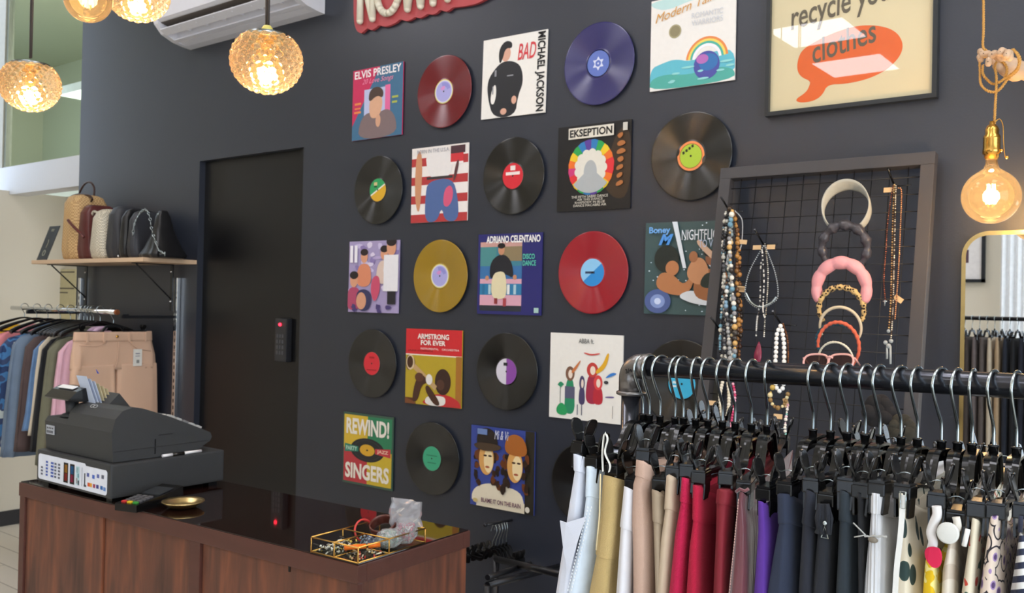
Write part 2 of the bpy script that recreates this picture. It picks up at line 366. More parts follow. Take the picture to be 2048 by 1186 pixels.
# ================================================================== POSTER
pl = aty(1529, 233, D-.025); pr_ = aty(1873, 190, D-.025); px0, px1, pz0 = pl.x, pr_.x, pl.z; pz1 = pz0+.72
ps = thing('framed_poster', ((px0+px1)/2, D, pz0), 'large framed cream poster with an orange speech bubble reading recycle your clothes', 'poster')
M_FR = mat('black_poster_frame', (38, 42, 46), rough=.3)
mb = MB(); fw = .013
for b_ in ((px0, px1, pz0, pz0+fw), (px0, px1, pz1-fw, pz1), (px0, px0+fw, pz0+fw, pz1-fw), (px1-fw, px1, pz0+fw, pz1-fw)): mb.bb(b_[0], b_[1], D-.026, D-.001, b_[2], b_[3], M_FR)
mb.done('frame', ps)
M_POST = mat('cream_poster_print', (208, 195, 158), rough=.35, var=.02, coat=1, nscale=5); M_OR = mat('orange_poster_print', (212, 92, 32), rough=.35, var=.02, coat=1); M_INK = mat('grey_poster_ink', (88, 80, 66), rough=.35, coat=1)
for mm in (M_POST, M_OR, M_INK): bsdf(mm).inputs['Coat Roughness'].default_value = .0; bsdf(mm).inputs['Coat IOR'].default_value = 1.6
YP = D-.012
mb = MB(); mb.bb(px0+fw, px1-fw, YP, D-.002, pz0+fw, pz1-fw, M_POST); mb.done('print', ps)
def PQ(x, y, dy=0): q = aty(x, y, YP-dy); return (q.x, YP-dy, q.z)
bub = [(1594, 131), (1596, 145), (1604, 155), (1621, 162), (1619, 172), (1612, 185), (1589, 200), (1601, 206), (1628, 202), (1645, 190), (1655, 169), (1690, 168), (1730, 160), (1765, 145), (1790, 125), (1804, 105), (1806, 85), (1795, 66), (1775, 55), (1745, 50), (1710, 52), (1665, 66), (1625, 86), (1606, 99), (1598, 112)]
def smooth_poly(P, n=3):
    P = [Vector(p) for p in P]
    for _ in range(n):
        Q = []
        for i in range(len(P)): a_, b_ = P[i], P[(i+1) % len(P)]; Q += [a_*.75+b_*.25, a_*.25+b_*.75]
        P = Q
    return P
def sheet(mb, pts, m, th=.0008): # thin printed shape standing proud of its card
    mb.prism(pts, (0, -th, 0), m)
mb = MB(); sheet(mb, smooth_poly([PQ(*q, .0003) for q in bub], 2), M_OR, .0004); mb.done('speech_bubble', ps)
a0 = Vector(PQ(1628, 128)); a1 = Vector(PQ(1757, 82)); b0 = Vector(PQ(1583, 62)); b1 = Vector(PQ(1806, -8))
mb = MB()
def fr_line(p, q):
    d = (q-p).normalized(); n = Vector((-d.z, 0, d.x))
    return lambda u, v, w_: p+d*u+n*v+Vector((0, -.0008-w_, 0))
mb.text('clothes', M_INK, (0, 0, (a1-a0).length, .072), fr_line(a0, a1), .0004, shear=.25, bold=.012)
mb.text('recycle your', M_INK, (0, -.022, (b1-b0).length, .078), fr_line(b0, b1), .0004, shear=.25, bold=.012)
mb.done('lettering', ps)
# ================================================================== RECORD SLEEVES AND RECORDS
SY = D-.008                      # sleeves stand 8 mm off the wall on tack pads
class Cover:
    """a card sleeve: one board mesh carrying its printed shapes, and its lettering as a part"""
    def __init__(s, cx, cz, label, rot=0, base='#dddddd', size=.315):
        s.S = size; s.c = Vector((cx, 0, CZ+cz)); s.r = rot; s.label = label
        s.mb = MB(); s.txs = []; s.k = 0
        s.mb.prism([s.fr(*q, 0) for q in ((0, 0), (1, 0), (1, 1), (0, 1))], (0, .005, 0), print_mat(base))
    def fr(s, u, v, w):
        a, b = (u-.5)*s.S, (v-.5)*s.S
        return Vector((s.c.x+a*cos(s.r)-b*sin(s.r), SY-w, s.c.z+a*sin(s.r)+b*cos(s.r)))
    def poly(s, pts, col):
        s.k += 1; w = .00012*s.k
        pts = [(min(1, max(0, p[0])), min(1, max(0, p[1]))) for p in pts]
        s.mb.F([s.mb.V(s.fr(u, v, w)) for u, v in pts], print_mat(col)); return s
    def rect(s, x0, y0, x1, y1, col): return s.poly([(x0, y0), (x1, y0), (x1, y1), (x0, y1)], col)
    def ell(s, cx, cy, rx, ry, col, n=36, j=0, a0=0, a1=2*pi, rot=0):
        P = []
        for i in range(n):
            t = a0+(a1-a0)*i/(n-1 if a1-a0 < 6.2 else n); k = 1+rnd(-j, j)
            x, y = rx*k*cos(t), ry*k*sin(t); P.append((cx+x*cos(rot)-y*sin(rot), cy+x*sin(rot)+y*cos(rot)))
        return s.poly(P, col)
    def arc(s, cx, cy, r0, r1, a0, a1, col, n=24, yk=1):
        P = [(cx+r1*cos(a0+(a1-a0)*i/n), cy+yk*r1*sin(a0+(a1-a0)*i/n)) for i in range(n+1)]
        P += [(cx+r0*cos(a1-(a1-a0)*i/n), cy+yk*r0*sin(a1-(a1-a0)*i/n)) for i in range(n+1)]
        return s.poly(P, col)
    def text(s, t, x0, y0, x1, y1, col, **k):
        s.k += 1; tx = MB(); K_ = s.k; tx.text(t, print_mat(col), (x0, y0, x1, y1), lambda u, v, w: s.fr(u, v, w+.00012*K_+.0003), .0002, **k); s.txs.append(tx); return s
    def done(s):
        o = tag(s.mb.done('record_sleeve', normals=False), s.label, 'record sleeve')
        for tx in s.txs: tx.done('lettering', o, normals=False)
        return o
def soft(cv, pts, col): # rounded colour patch
    P = [Vector((p[0], p[1], 0)) for p in pts]; return cv.poly([(q.x, q.y) for q in smooth_poly(P, 2)], col)
CX = [-2.968, -2.587, -2.205, -1.832, -1.443]
# row 1
c = Cover(-2.961, .876, 'pink and blue album sleeve with a portrait, top left of the display', 0, '#c72f5c')
c.poly([(.55, 1), (1, 1), (1, 0), (0, 0), (0, .2)], '#3f6d8e'); c.rect(.24, .3, .72, .7, '#b9bfe0'); c.rect(.66, .35, .76, .72, '#e06a9c')
soft(c, [(.12, 0), (.16, .26), (.3, .38), (.5, .34), (.72, .4), (.88, .26), (.9, 0)], '#7d6b6c'); soft(c, [(.36, .3), (.34, .5), (.4, .62), (.56, .62), (.62, .5), (.58, .34), (.48, .27)], '#d9a98a')
soft(c, [(.33, .5), (.34, .68), (.5, .73), (.63, .66), (.62, .54), (.5, .6)], '#4b3a33'); c.ell(.53, .24, .05, .09, '#d2a184')
c.rect(.04, .38, .18, .41, '#e58a4c').rect(.05, .44, .17, .46, '#e58a4c').rect(.05, .5, .18, .53, '#e58a4c').rect(.8, .45, .9, .48, '#a9b24e').rect(.8, .52, .92, .55, '#a9b24e')
c.text('ELVIS PRESLEY', .04, .87, .97, .98, '#f3eef0', bold=.02).text('20 Love Songs', .2, .76, .82, .85, '#ef8fb0', shear=.4); c.done()
c = Cover(-2.201, .889, 'white album sleeve with red BAD lettering and a figure in black', radians(-1), '#e9e6e0')
soft(c, [(.2, 0), (.1, .25), (.08, .48), (.22, .64), (.34, .7), (.5, .68), (.62, .6), (.66, .4), (.58, .24), (.55, 0)], '#25262b')
soft(c, [(.14, .2), (.16, .36), (.22, .44), (.24, .3), (.2, .16)], '#e9e6e0'); c.ell(.37, .79, .075, .1, '#d6a58f'); soft(c, [(.27, .66), (.25, .84), (.34, .95), (.46, .93), (.47, .84), (.36, .86), (.32, .72)], '#1c1b1f')
c.ell(.52, .2, .04, .05, '#d6a58f'); c.ell(.36, .07, .05, .04, '#d6a58f'); c.rect(.2, .52, .23, .6, '#8f9096').rect(.17, .3, .19, .4, '#8f9096').rect(.4, .5, .5, .515, '#8f9096')
c.text('BAD', .56, .68, .84, .88, '#d23f46', shear=.25, bold=.01).text('MICHAEL JACKSON', .83, .02, .98, .985, '#17171a', rot=-pi/2, bold=.03); c.done()
c = Cover(-1.4385, .907, 'white and turquoise album sleeve with gold script lettering and a rainbow', 0, '#e6e3de')
soft(c, [(0, .93), (0, 1), (1, 1), (1, .96), (.5, .93), (.2, .86)], '#b8d8d6'); soft(c, [(0, 0), (0, .25), (.14, .29), (.3, .32), (.5, .26), (.7, .33), (1, .34), (1, 0)], '#5fb6c8'); soft(c, [(0, 0), (0, .13), (.2, .17), (.45, .12), (.8, .17), (1, .12), (1, 0)], '#4fa79c')
for r, co in ((.245, '#e0884c'), (.22, '#e8cf62'), (.195, '#4bae9c'), (.17, '#f0ecf4')): c.arc(.68, .26, r-.03, r, .1, pi-.1, co)
c.ell(.68, .2, .15, .15, '#4a4f9e').ell(.7, .23, .11, .09, '#336fae').ell(.63, .27, .07, .05, '#b06ab2').ell(.3, .62, .075, .075, '#a59c78').ell(.3, .62, .06, .06, '#8b8262')
for k in range(9): c.ell(rnd(.05, .95), rnd(.05, .24), rnd(.03, .08), .012, '#8fd0cf')
c.text('Modern Talking', .06, .74, .94, .98, '#d39a4a', shear=.5, rot=.2).text('ROMANTIC', .5, .72, .86, .78, '#c9ccd2').text('WARRIORS', .5, .64, .86, .7, '#c9ccd2'); c.done()
# row 2
c = Cover(-2.581, .492, 'red and white striped album sleeve with blue trouser shape and white shirt', 0, '#e9e3df')
for k in range(4): c.rect(0, .05+k*.25-.05, 1, .16+k*.25-.05, '#b23a3c')
c.rect(0, .9, 1, 1, '#e6dfda'); soft(c, [(.26, 0), (.26, .35), (.3, .55), (.74, .57), (.84, .3), (.86, 0), (.62, 0), (.56, .2), (.48, 0)], '#50689a'); soft(c, [(.24, .98), (.3, .6), (.5, .57), (.74, .6), (.72, .98)], '#e4e0de')
soft(c, [(.08, .95), (.06, .4), (.12, .12), (.18, .2), (.2, .95)], '#c98f6a'); c.rect(.28, .565, .74, .6, '#3a3436'); soft(c, [(.58, .22), (.6, .42), (.7, .48), (.76, .4), (.74, .26), (.66, .18)], '#d2587a')
c.rect(.7, .76, .92, .88, '#c9363e').rect(.7, .74, .92, .77, '#f0e8e6').rect(.7, .88, .95, .98, '#4b3038'); soft(c, [(.74, .5), (.8, .55), (.86, .8), (.8, .78)], '#5b3a3c')
c.text('BORN IN THE U.S.A.', .1, .92, .68, .97, '#8e8e9a'); c.done()
c = Cover(-1.824, .505, 'black album sleeve with a rainbow disc around a grey bust', 0, '#1a1a1c')
cols = ['#d8343c', '#e2702c', '#e6c22e', '#2f9d50', '#2f78b4', '#5a3f94', '#2f78b4', '#2f9d50', '#e6c22e', '#e2702c', '#c93c78', '#d8343c', '#e6c22e', '#2f9d50', '#2f78b4', '#5a3f94', '#2f9d50', '#e6c22e', '#e2702c', '#d8343c']
soft(c, [(.62, .3), (.8, .9), (1, .95), (1, .15), (.8, .1)], '#3a2c20')
for k in range(20): c.poly([(.47, .5), (.47+.31*cos(k*pi/10), .5+.32*sin(k*pi/10)), (.47+.315*cos((k+.5)*pi/10), .5+.325*sin((k+.5)*pi/10)), (.47+.31*cos((k+1)*pi/10), .5+.32*sin((k+1)*pi/10))], cols[k])
for k in range(13): c.ell(.47+.17*cos(k*pi/6.5), .49+.17*sin(k*pi/6.5), .055, .055, '#dcd8cc')
c.ell(.47, .48, .18, .19, '#dcd8cc').arc(.47, .5, 0, .3, pi*1.22, pi*1.78, '#a9aeb0').ell(.47, .44, .09, .14, '#a9aeb0')
for k in range(7): soft(c, [(.84+rnd(-.04, .04), .25+k*.09), (.93+rnd(-.03, .03), .28+k*.09), (.9, .33+k*.09), (.82, .3+k*.09)], '#a8693a')
c.rect(.16, .84, .78, .97, '#dcd6c8').rect(.9, .88, .96, .97, '#c9c5ba')
c.text('EKSEPTION', .18, .86, .76, .95, '#1c1a18', bold=.03).text('THE FIFTH SABRE DANCE', .22, .145, .72, .175, '#dcd6c8').text('AIR THIS DANCE', .3, .115, .65, .14, '#dcd6c8').text('RHAPSODY IN BLUE', .27, .08, .68, .107, '#dcd6c8').text('DANCE MACABRE AIR', .25, .045, .7, .072, '#dcd6c8'); c.done()
# row 3
c = Cover(-2.96, .108, 'lilac album sleeve with a patchwork of portraits and white lettering, left column of the display', 0, '#a79ac2')
for k in range(26): c.ell(rnd(.05, .95), rnd(.3, .97), rnd(.04, .1), rnd(.02, .06), random.choice(['#c9bfe0', '#8a7ab0', '#b7a6cf', '#d9cfe6']), 9, .3)
for (x, y, sk, top_, hair) in ((.32, .78, .07, '#d98a68', '#2a2022'), (.12, .45, .08, '#b04a6a', '#241c1e'), (.72, .82, .07, '#d9c2b6', '#2a2022'), (.86, .9, .09, '#e8e6ea', '#2c2224')):
    soft(c, [(x-.16, y-.42), (x-.13, y-.14), (x, y-.08), (x+.14, y-.14), (x+.15, y-.42)], top_); c.ell(x, y, sk, sk*1.25, '#d69b7c'); c.ell(x, y+sk*.9, sk*1.1, sk*.7, hair)
soft(c, [(.2, .02), (.16, .28), (.34, .34), (.5, .26), (.46, .02)], '#39375c'); c.ell(.28, .16, .1, .12, '#d69b7c'); c.rect(.72, .3, 1, .8, '#e8e6ea').rect(.8, .12, .96, .3, '#26242c'); soft(c, [(.5, .5), (.46, .3), (.55, .12), (.66, .3), (.64, .52)], '#c8506e')
for k in range(7): c.ell(rnd(.05, .95), rnd(.02, .12), .05, .03, '#4b3f74', 9, .3)
c.rect(.04, .7, .1, .94, '#f0ecf4').rect(.13, .7, .19, .94, '#f0ecf4'); c.done()
c = Cover(-2.203, .117, 'navy and teal album sleeve lettered DISCO DANCE with a seated figure', 0, '#2a2a6c')
c.rect(.04, .04, .7, .9, '#3f7f92').rect(.04, .04, .7, .24, '#d6a3b4').rect(.04, .04, .7, .11, '#2b3038').rect(.04, .38, .7, .44, '#d6a3b4').rect(.04, .24, .7, .38, '#2f79a6').rect(.04, .44, .7, .6, '#3a6fa4').rect(.04, .6, .3, .84, '#4d8a8c').rect(.4, .66, .7, .84, '#8a7a5c').rect(.04, .84, .7, .9, '#c79a92')
for k in range(6): c.rect(.08+k*.1, .25, .12+k*.1, .37, random.choice(['#e4e6e4', '#276b94', '#a9c7d2']))
soft(c, [(.2, .42), (.2, .64), (.32, .74), (.46, .74), (.56, .62), (.58, .44), (.46, .5), (.3, .5)], '#22232a'); soft(c, [(.22, .22), (.24, .5), (.38, .54), (.46, .5), (.48, .22), (.36, .18)], '#ddd3ae'); c.ell(.38, .8, .05, .065, '#c28a6a').ell(.38, .85, .06, .035, '#1d1a1c').rect(.28, .13, .33, .2, '#8a3438').rect(.42, .1, .47, .2, '#a8444a').ell(.16, .45, .03, .03, '#c28a6a').ell(.6, .46, .03, .03, '#c28a6a')
c.rect(.9, .03, .97, .09, '#a9c9c2')
c.text('ADRIANO CELENTANO', .14, .885, .98, .975, '#f2f0ee', bold=.03).text('DISCO', .72, .68, .9, .745, '#5cc4ac', bold=.02).text('DANCE', .72, .6, .92, .665, '#5cc4ac', bold=.02); c.done()
c = Cover(-1.444, .134, 'dark green starry album sleeve with blue lettering, half behind the jewellery frame', radians(-.3), '#3f5557')
for k in range(60): c.ell(rnd(.02, .98), rnd(.02, .98), .006+.006*random.random(), .007, '#cfe0ee', 6)
c.ell(.18, .14, .16, .13, '#4e5f92').ell(.18, .14, .09, .075, '#8296c8').ell(.18, .14, .04, .035, '#c8d4f0').ell(.28, .6, .15, .15, '#232a28').ell(.35, .5, .08, .08, '#b47850')
soft(c, [(.14, .3), (.2, .46), (.36, .44), (.5, .3), (.62, .5), (.6, .3), (.5, .2), (.3, .22)], '#b0764e'); soft(c, [(.4, .2), (.6, .12), (.85, .1), (1, .16), (1, .24), (.8, .18), (.6, .28)], '#d0d6dc')
soft(c, [(.6, .2), (.62, .44), (.8, .5), (1, .5), (1, .18), (.8, .14)], '#9a6440'); soft(c, [(.5, .42), (.6, .62), (.74, .6), (.8, .4), (.66, .3)], '#c08a64'); soft(c, [(.72, .6), (.84, .7), (1, .66), (1, .5), (.84, .46)], '#c9d0dc'); soft(c, [(.66, .3), (.74, .46), (.88, .44), (.86, .28)], '#26302c'); c.ell(.8, .6, .06, .07, '#8a5a40').ell(.78, .66, .06, .04, '#1e1c1c').ell(.6, .62, .05, .06, '#a06a48')
soft(c, [(.62, .76), (.66, .82), (.78, .7), (.98, .55), (.9, .52)], '#c9a890'); c.poly([(.34, 1), (.4, 1), (.52, .5), (.48, .5)], '#d9dfe6')
c.text('Boney', .06, .86, .32, .95, '#6fa8e4', bold=.03).text('M', .18, .75, .36, .87, '#4f92dc', shear=.4, bold=.05).text('NIGHTFLIGHT', .46, .8, .99, .91, '#e2e8f0').text('TO VENUS', .66, .72, .99, .8, '#b8c8e2'); c.done()
# row 4
c = Cover(-2.592, -.269, 'red topped mustard album sleeve with a horn player', radians(.2), '#b8a02c')
c.rect(0, .66, 1, 1, '#cf2c32').rect(0, .65, 1, .665, '#efe6d8').rect(.9, 0, 1, .66, '#a8702e').rect(0, 0, .16, .08, '#5b3320').poly([(0, .08), (.2, .02), (.2, 0), (0, 0)], '#7c4a2a')
soft(c, [(.28, 0), (.4, .1), (.56, .16), (.76, .16), (.95, .1), (1, .02), (1, 0)], '#c23336'); soft(c, [(.36, 0), (.38, .12), (.62, .14), (.74, .12), (.72, 0)], '#e8e4de'); c.ell(.68, .32, .14, .17, '#3a241e').ell(.64, .28, .07, .07, '#54362a')
c.poly([(.1, .5), (.14, .56), (.58, .26), (.54, .2)], '#c2a070'); soft(c, [(.0, .5), (.02, .64), (.1, .66), (.2, .56), (.12, .46), (.05, .44)], '#6a4a2c'); c.ell(.09, .55, .075, .1, '#d8c09a').ell(.085, .555, .055, .08, '#4a2e1c')
soft(c, [(.12, .02), (.2, .36), (.34, .4), (.42, .3), (.3, .26), (.24, .04)], '#4a2e22'); soft(c, [(.4, .28), (.5, .2), (.66, .02), (.54, 0), (.36, .2)], '#4a2e22'); c.ell(.26, .36, .08, .06, '#5c3a2a').ell(.44, .34, .06, .07, '#e8e4de')
c.text('ARMSTRONG', .22, .87, .78, .94, '#f4ece4', bold=.03).text('FOR EVER', .28, .79, .72, .855, '#f4ece4', bold=.03).text('INSTRUMENTAL', .28, .73, .6, .755, '#f4ece4').text('JAZZ CLASSICS', .05, .7, .5, .72, '#2c1414').text('ORCHESTRA', .66, .73, .96, .755, '#f4ece4'); c.done()
c = Cover(-1.84, -.26, 'white album sleeve with small painted coloured figures, left of the pipe elbow', 0, '#e9e6df')
def gown(x, y0, y1, w, col, hair, arm=None):
    soft(c, [(x-w, y0), (x-w*.9, (y0+y1)/2), (x-w*.5, y1-.1), (x+w*.5, y1-.1), (x+w*.9, (y0+y1)/2), (x+w, y0)], col); c.ell(x, y1-.05, w*.85, .085, hair); c.ell(x+.005, y1-.055, w*.4, .05, '#ecd9c8')
gown(.29, .06, .58, .075, '#2f8a62', '#7d5a48'); c.rect(.22, .24, .36, .38, '#5a5a72'); gown(.46, .18, .48, .045, '#4a4266', '#4a4266'); gown(.6, .2, .64, .09, '#a03048', '#c0403c'); gown(.68, .2, .5, .07, '#b8303c', '#d84848')
soft(c, [(.12, .04), (.1, .12), (.18, .2), (.26, .12), (.26, .04)], '#2f9a5c'); c.rect(.155, .18, .162, .38, '#3a4a40'); c.ell(.16, .4, .04, .03, '#2f8a62', 9, .4)
for P_, co in (([(.3, .55), (.4, .66), (.44, .7), (.43, .66), (.34, .53)], '#c87848'), ([(.64, .58), (.74, .66), (.8, .8), (.83, .78), (.78, .62), (.66, .54)], '#e0aa2c'), ([(.76, .5), (.86, .58), (.94, .57), (.86, .53)], '#3a7cc8'), ([(.78, .3), (.9, .31), (.9, .29), (.78, .285)], '#6a5a90')): soft(c, P_, co)
soft(c, [(.48, .79), (.58, .77), (.7, .79), (.7, .775), (.58, .75), (.48, .775)], '#d05048'); c.rect(.4, .06, .41, .18, '#3c4460').rect(.46, .06, .47, .18, '#3c4460').rect(.88, .06, .885, .2, '#3c3c48').ell(.79, .46, .03, .02, '#3c3c40')
c.text('ABBA ft.', .41, .89, .62, .945, '#3a3c3e'); c.done()
# row 5
c = Cover(-2.973, -.655, 'yellow green and red album sleeve lettered REWIND! SINGERS, bottom of the left column', radians(.2), '#3f5a4c')
c.rect(.02, .5, .5, .97, '#d8b63a').rect(.5, .5, .98, .97, '#2f7f58').rect(.02, .03, .5, .5, '#b83840').rect(.5, .03, .98, .5, '#cdb234')
c.ell(.5, .5, .34, .165, '#26282a').ell(.5, .5, .28, .135, '#3c3e40').ell(.5, .5, .27, .13, '#26282a').ell(.5, .5, .15, .08, '#d8a830').ell(.5, .5, .02, .012, '#26282a')
c.poly([(.04, .44), (.04, .56), (.32, .535), (.32, .465)], '#2f7f68').poly([(.96, .44), (.96, .56), (.66, .535), (.66, .465)], '#c23c44')
c.text('REWIND!', .07, .7, .93, .93, '#efe9dc', bold=.035).text('SINGERS', .06, .08, .94, .3, '#efe9dc', bold=.035).text('PARTY', .07, .47, .3, .53, '#b8dcc8', bold=.03).text('JAZZ', .7, .47, .92, .53, '#f0c8b0', bold=.03); c.done()
c = Cover(-2.218, -.641, 'blue and cream album sleeve with two hatted portraits lettered BLAME IT ON THE RAIN', radians(.4), '#3a4a96')
c.rect(.86, 0, 1, 1, '#2e2a22'); soft(c, [(.02, 0), (.03, .2), (.25, .3), (.5, .3), (.8, .26), (.86, .1), (.86, 0)], '#e6dcc4'); c.rect(.1, 0, .86, .12, '#e6dcc4')
for (x, y, hat, hair) in ((.26, .6, '#2c2420', '#3c2418'), (.72, .56, '#a8642c', '#33231a')):
    for k in range(22): c.ell(x+random.choice((-1, 1))*rnd(.1, .2), y-rnd(-.1, .34), .035, .05, random.choice([hair, '#6a3a1c', '#241812']), 8, .3)
    c.ell(x, y, .12, .2, '#d9a25c').ell(x+.035, y-.02, .075, .15, '#f0d9a8').ell(x-.02, y+.04, .03, .012, '#3a2418').ell(x+.06, y+.04, .03, .012, '#3a2418').ell(x+.02, y-.1, .035, .014, '#a8583c')
    soft(c, [(x-.17, y+.16), (x-.14, y+.34), (x, y+.4), (x+.15, y+.34), (x+.2, y+.14), (x, y+.12)], hat)
soft(c, [(.05, .74), (.1, .8), (.5, .8), (.5, .73), (.25, .69)], '#4a3a2c'); c.rect(.12, .9, .28, .97, '#6f86b8').ell(.92, .06, .035, .035, '#d9d4c6').ell(.1, .07, .04, .025, '#c9b478')
c.text('Mi & Vi', .4, .86, .62, .97, '#dfe3f0', shear=.3).text('BLAME IT ON THE RAIN', .2, .06, .82, .115, '#5c2048', bold=.02); c.done()
# ---- records
def vinyl(name, col, rough=.2, spec=.5):
    if name in MATS: return MATS[name]
    m = mat(name, col, rough=.27, var=0, aniso=.97, spec=1)
    nt = m.node_tree; tc = nt.nodes.new('ShaderNodeTexCoord'); sp = nt.nodes.new('ShaderNodeVectorMath'); sp.operation = 'LENGTH'; nt.links.new(tc.outputs['Object'], sp.inputs[0])
    n = nt.nodes.new('ShaderNodeTexNoise'); n.noise_dimensions = '1D'; n.inputs['Scale'].default_value = 260; nt.links.new(sp.outputs['Value'], n.inputs['W'])
    bp = nt.nodes.new('ShaderNodeBump'); bp.inputs['Strength'].default_value = .12; bp.inputs['Distance'].default_value = .0006
    nt.links.new(n.outputs[0], bp.inputs['Height']); nt.links.new(bp.outputs[0], bsdf(m).inputs['Normal']); return m
def record(px, py, colname, col, label_cols, text_label, r=.15, lr=.05, warp=0, yoff=.012, txt=None):
    q = aty(px, py, D-yoff)
    mb = MB(); mv = vinyl('vinyl_'+colname, col)
    rings = []
    for rr, h in ((.0, .0012), (.0515, .0012), (.053, .0006), (.058, .0006), (.059, .001), (.145, .001), (.149, .0016), (r, .0008), (r, -.0008), (0.0, -.001)):
        rr = max(rr, .0036); rings.append([Vector((rr*cos(2*pi*k/72), rr*sin(2*pi*k/72), h+warp*(rr/r)**2*cos(4*pi*k/72+.6))) for k in range(72)])
    mb.loft(rings, mv, cap=False)
    o = mb.done('vinyl_record', local=True)
    o.location = q; o.rotation_euler = (radians(90), 0, 0); tag(o, text_label, 'vinyl record')
    mb = MB(); zl = .0016
    def disc(r0, r1, c, a0=0, a1=2*pi, z=zl):
        n = 48; m_ = print_mat(c)
        A = [(r0*cos(a0+(a1-a0)*k/n), r0*sin(a0+(a1-a0)*k/n), z) for k in range(n+1)]; B = [(r1*cos(a0+(a1-a0)*k/n), r1*sin(a0+(a1-a0)*k/n), z) for k in range(n+1)]
        va = [mb.V(v) for v in A]; vb = [mb.V(v) for v in B]
        for k in range(n): mb.F([va[k], vb[k], vb[k+1], va[k+1]], m_)
    label_cols(disc, mb, lr)
    disc(0.0001, .0036, '#101010', z=zl+.0004)
    mb.cyl((0, 0, .001), (0, 0, zl-.0001), lr, print_mat('#c9c4ba'), 48)
    mb.done('centre_label', o, local=True, normals=False)
    return o
def plain(c, edge=None, lines='#5a5a5a', bars=((.02, .028, -.02, .02), (-.03, -.026, -.03, .03), (-.022, -.019, -.026, .026))):
    def f(disc, mb, lr):
        disc(.0036, lr-(.004 if edge else 0), c)
        if edge: disc(lr-.004, lr, edge)
        for y0, y1, x0, x1 in bars: mb.F([mb.V(v) for v in ((x0, y0, .0019), (x1, y0, .0019), (x1, y1, .0019), (x0, y1, .0019))], print_mat(lines))
    return f
def halves(a, b, ang, mid=None, extra=None):
    def f(disc, mb, lr):
        disc(.0036, lr, a, ang, ang+pi); disc(.0036, lr, b, ang+pi, ang+2*pi)
        if mid:
            d = Vector((cos(ang), sin(ang), 0)); n = Vector((-d.y, d.x, 0)); P = [d*-lr*.98-n*.003, d*lr*.98-n*.003, d*lr*.98+n*.003, d*-lr*.98+n*.003]
            mb.F([mb.V(v+Vector((0, 0, .0018))) for v in P], print_mat(mid))
        for y0, y1, x0, x1, c_ in (extra or ()): mb.F([mb.V(v) for v in ((x0, y0, .0019), (x1, y0, .0019), (x1, y1, .0019), (x0, y1, .0019))], print_mat(c_))
    return f
def lilac(disc, mb, lr):
    disc(.0036, lr-.008, '#a9a6dc'); disc(lr-.008, lr-.004, '#d6d2ea'); disc(lr-.004, lr, '#d8cf7c'); disc(.02, lr-.012, '#8f8fd0', .3, 1.9, .0018); disc(.008, .022, '#cf8fc8', 1.2, 2.6, .0019)
def star(disc, mb, lr):
    disc(.0036, lr, '#5f74bc'); disc(lr-.003, lr, '#8fa2dc')
    for rot in (0, pi): 
        P = [mb.V((.026*sin(rot+2*pi*k/3), .026*cos(rot+2*pi*k/3), .0019+.0001*rot)) for k in range(3)]; mb.F(P, print_mat('#d6dcf0'))
    disc(.0036, .012, '#5f74bc', z=.0024)
def fifth(disc, mb, lr):
    disc(.0036, lr-.010, '#a6c23c'); disc(lr-.010, lr-.008, '#7c4a20'); disc(lr-.008, lr, '#e88a52')
    for k in range(4): mb.F([mb.V(v) for v in ((-.03+k*.011, .006+k*.007, .0019), (-.022+k*.011, .009+k*.007, .0019), (-.024+k*.011, .018+k*.007, .0019), (-.032+k*.011, .015+k*.007, .0019))], print_mat('#26301a'))
record(888, 183, 'dark_red', (104, 14, 28), lilac, 'dark red vinyl record with a lilac label')
record(1197, 127, 'violet_blue', (36, 34, 96), star, 'violet blue vinyl record with a blue star label')
record(756, 380, 'black', (13, 13, 14), halves('#2f9a5c', '#d8a82c', radians(28), '#e9e6d8', ((.02, .034, -.024, -.004, '#c9b884'), (.012, .018, -.022, -.006, '#1a2a20'))), 'black vinyl record with a green and yellow label')
record(1026, 352, 'black', 0, plain('#cf2c38', None, '#e8dcd8', ((.022, .04, -.012, .012), (.004, .016, -.034, .034))), 'black vinyl record with a red and white label below the white BAD sleeve')
record(1382, 312, 'black', 0, fifth, 'warped black vinyl record with a green and orange label', warp=.004, yoff=.016)
record(880, 552, 'gold', (150, 118, 14), lilac, 'golden yellow vinyl record with a lilac label')
record(1185, 545, 'red', (150, 14, 34), halves('#8cc4ea', '#2f8ad0', radians(40), None, ((-.004, .004, -.03, .01, '#2a3c5c'),)), 'bright red vinyl record with a light blue label')
record(744, 727, 'black', 0, plain('#d22f3a', None, '#a82028', ((.022, .03, -.016, .016), (-.03, -.026, -.03, .03))), 'black vinyl record with a plain red label, below the lilac patchwork sleeve')
record(1013, 743, 'black', 0, halves('#d4d0dc', '#8a4aa0', pi/2, None, ((.022, .034, -.014, .006, '#2c2c34'),)), 'black vinyl record with a white and purple label')
record(864, 917, 'black', 0, plain('#3fa47c', None, '#2c7a5c', ((.01, .014, -.03, .03), (-.02, -.016, -.024, .024))), 'black vinyl record with a green label in the bottom row')
record(1364, 768, 'black', 0, plain('#3fb2dc', None, '#e0f0f8', ((.0, .008, -.034, -.014), (-.012, -.006, -.034, -.02))), 'black vinyl record with a sky blue label behind the clothes rail')
record(1171, 969, 'black', 0, plain('#8a8c90'), 'black vinyl record half hidden behind the white trousers')
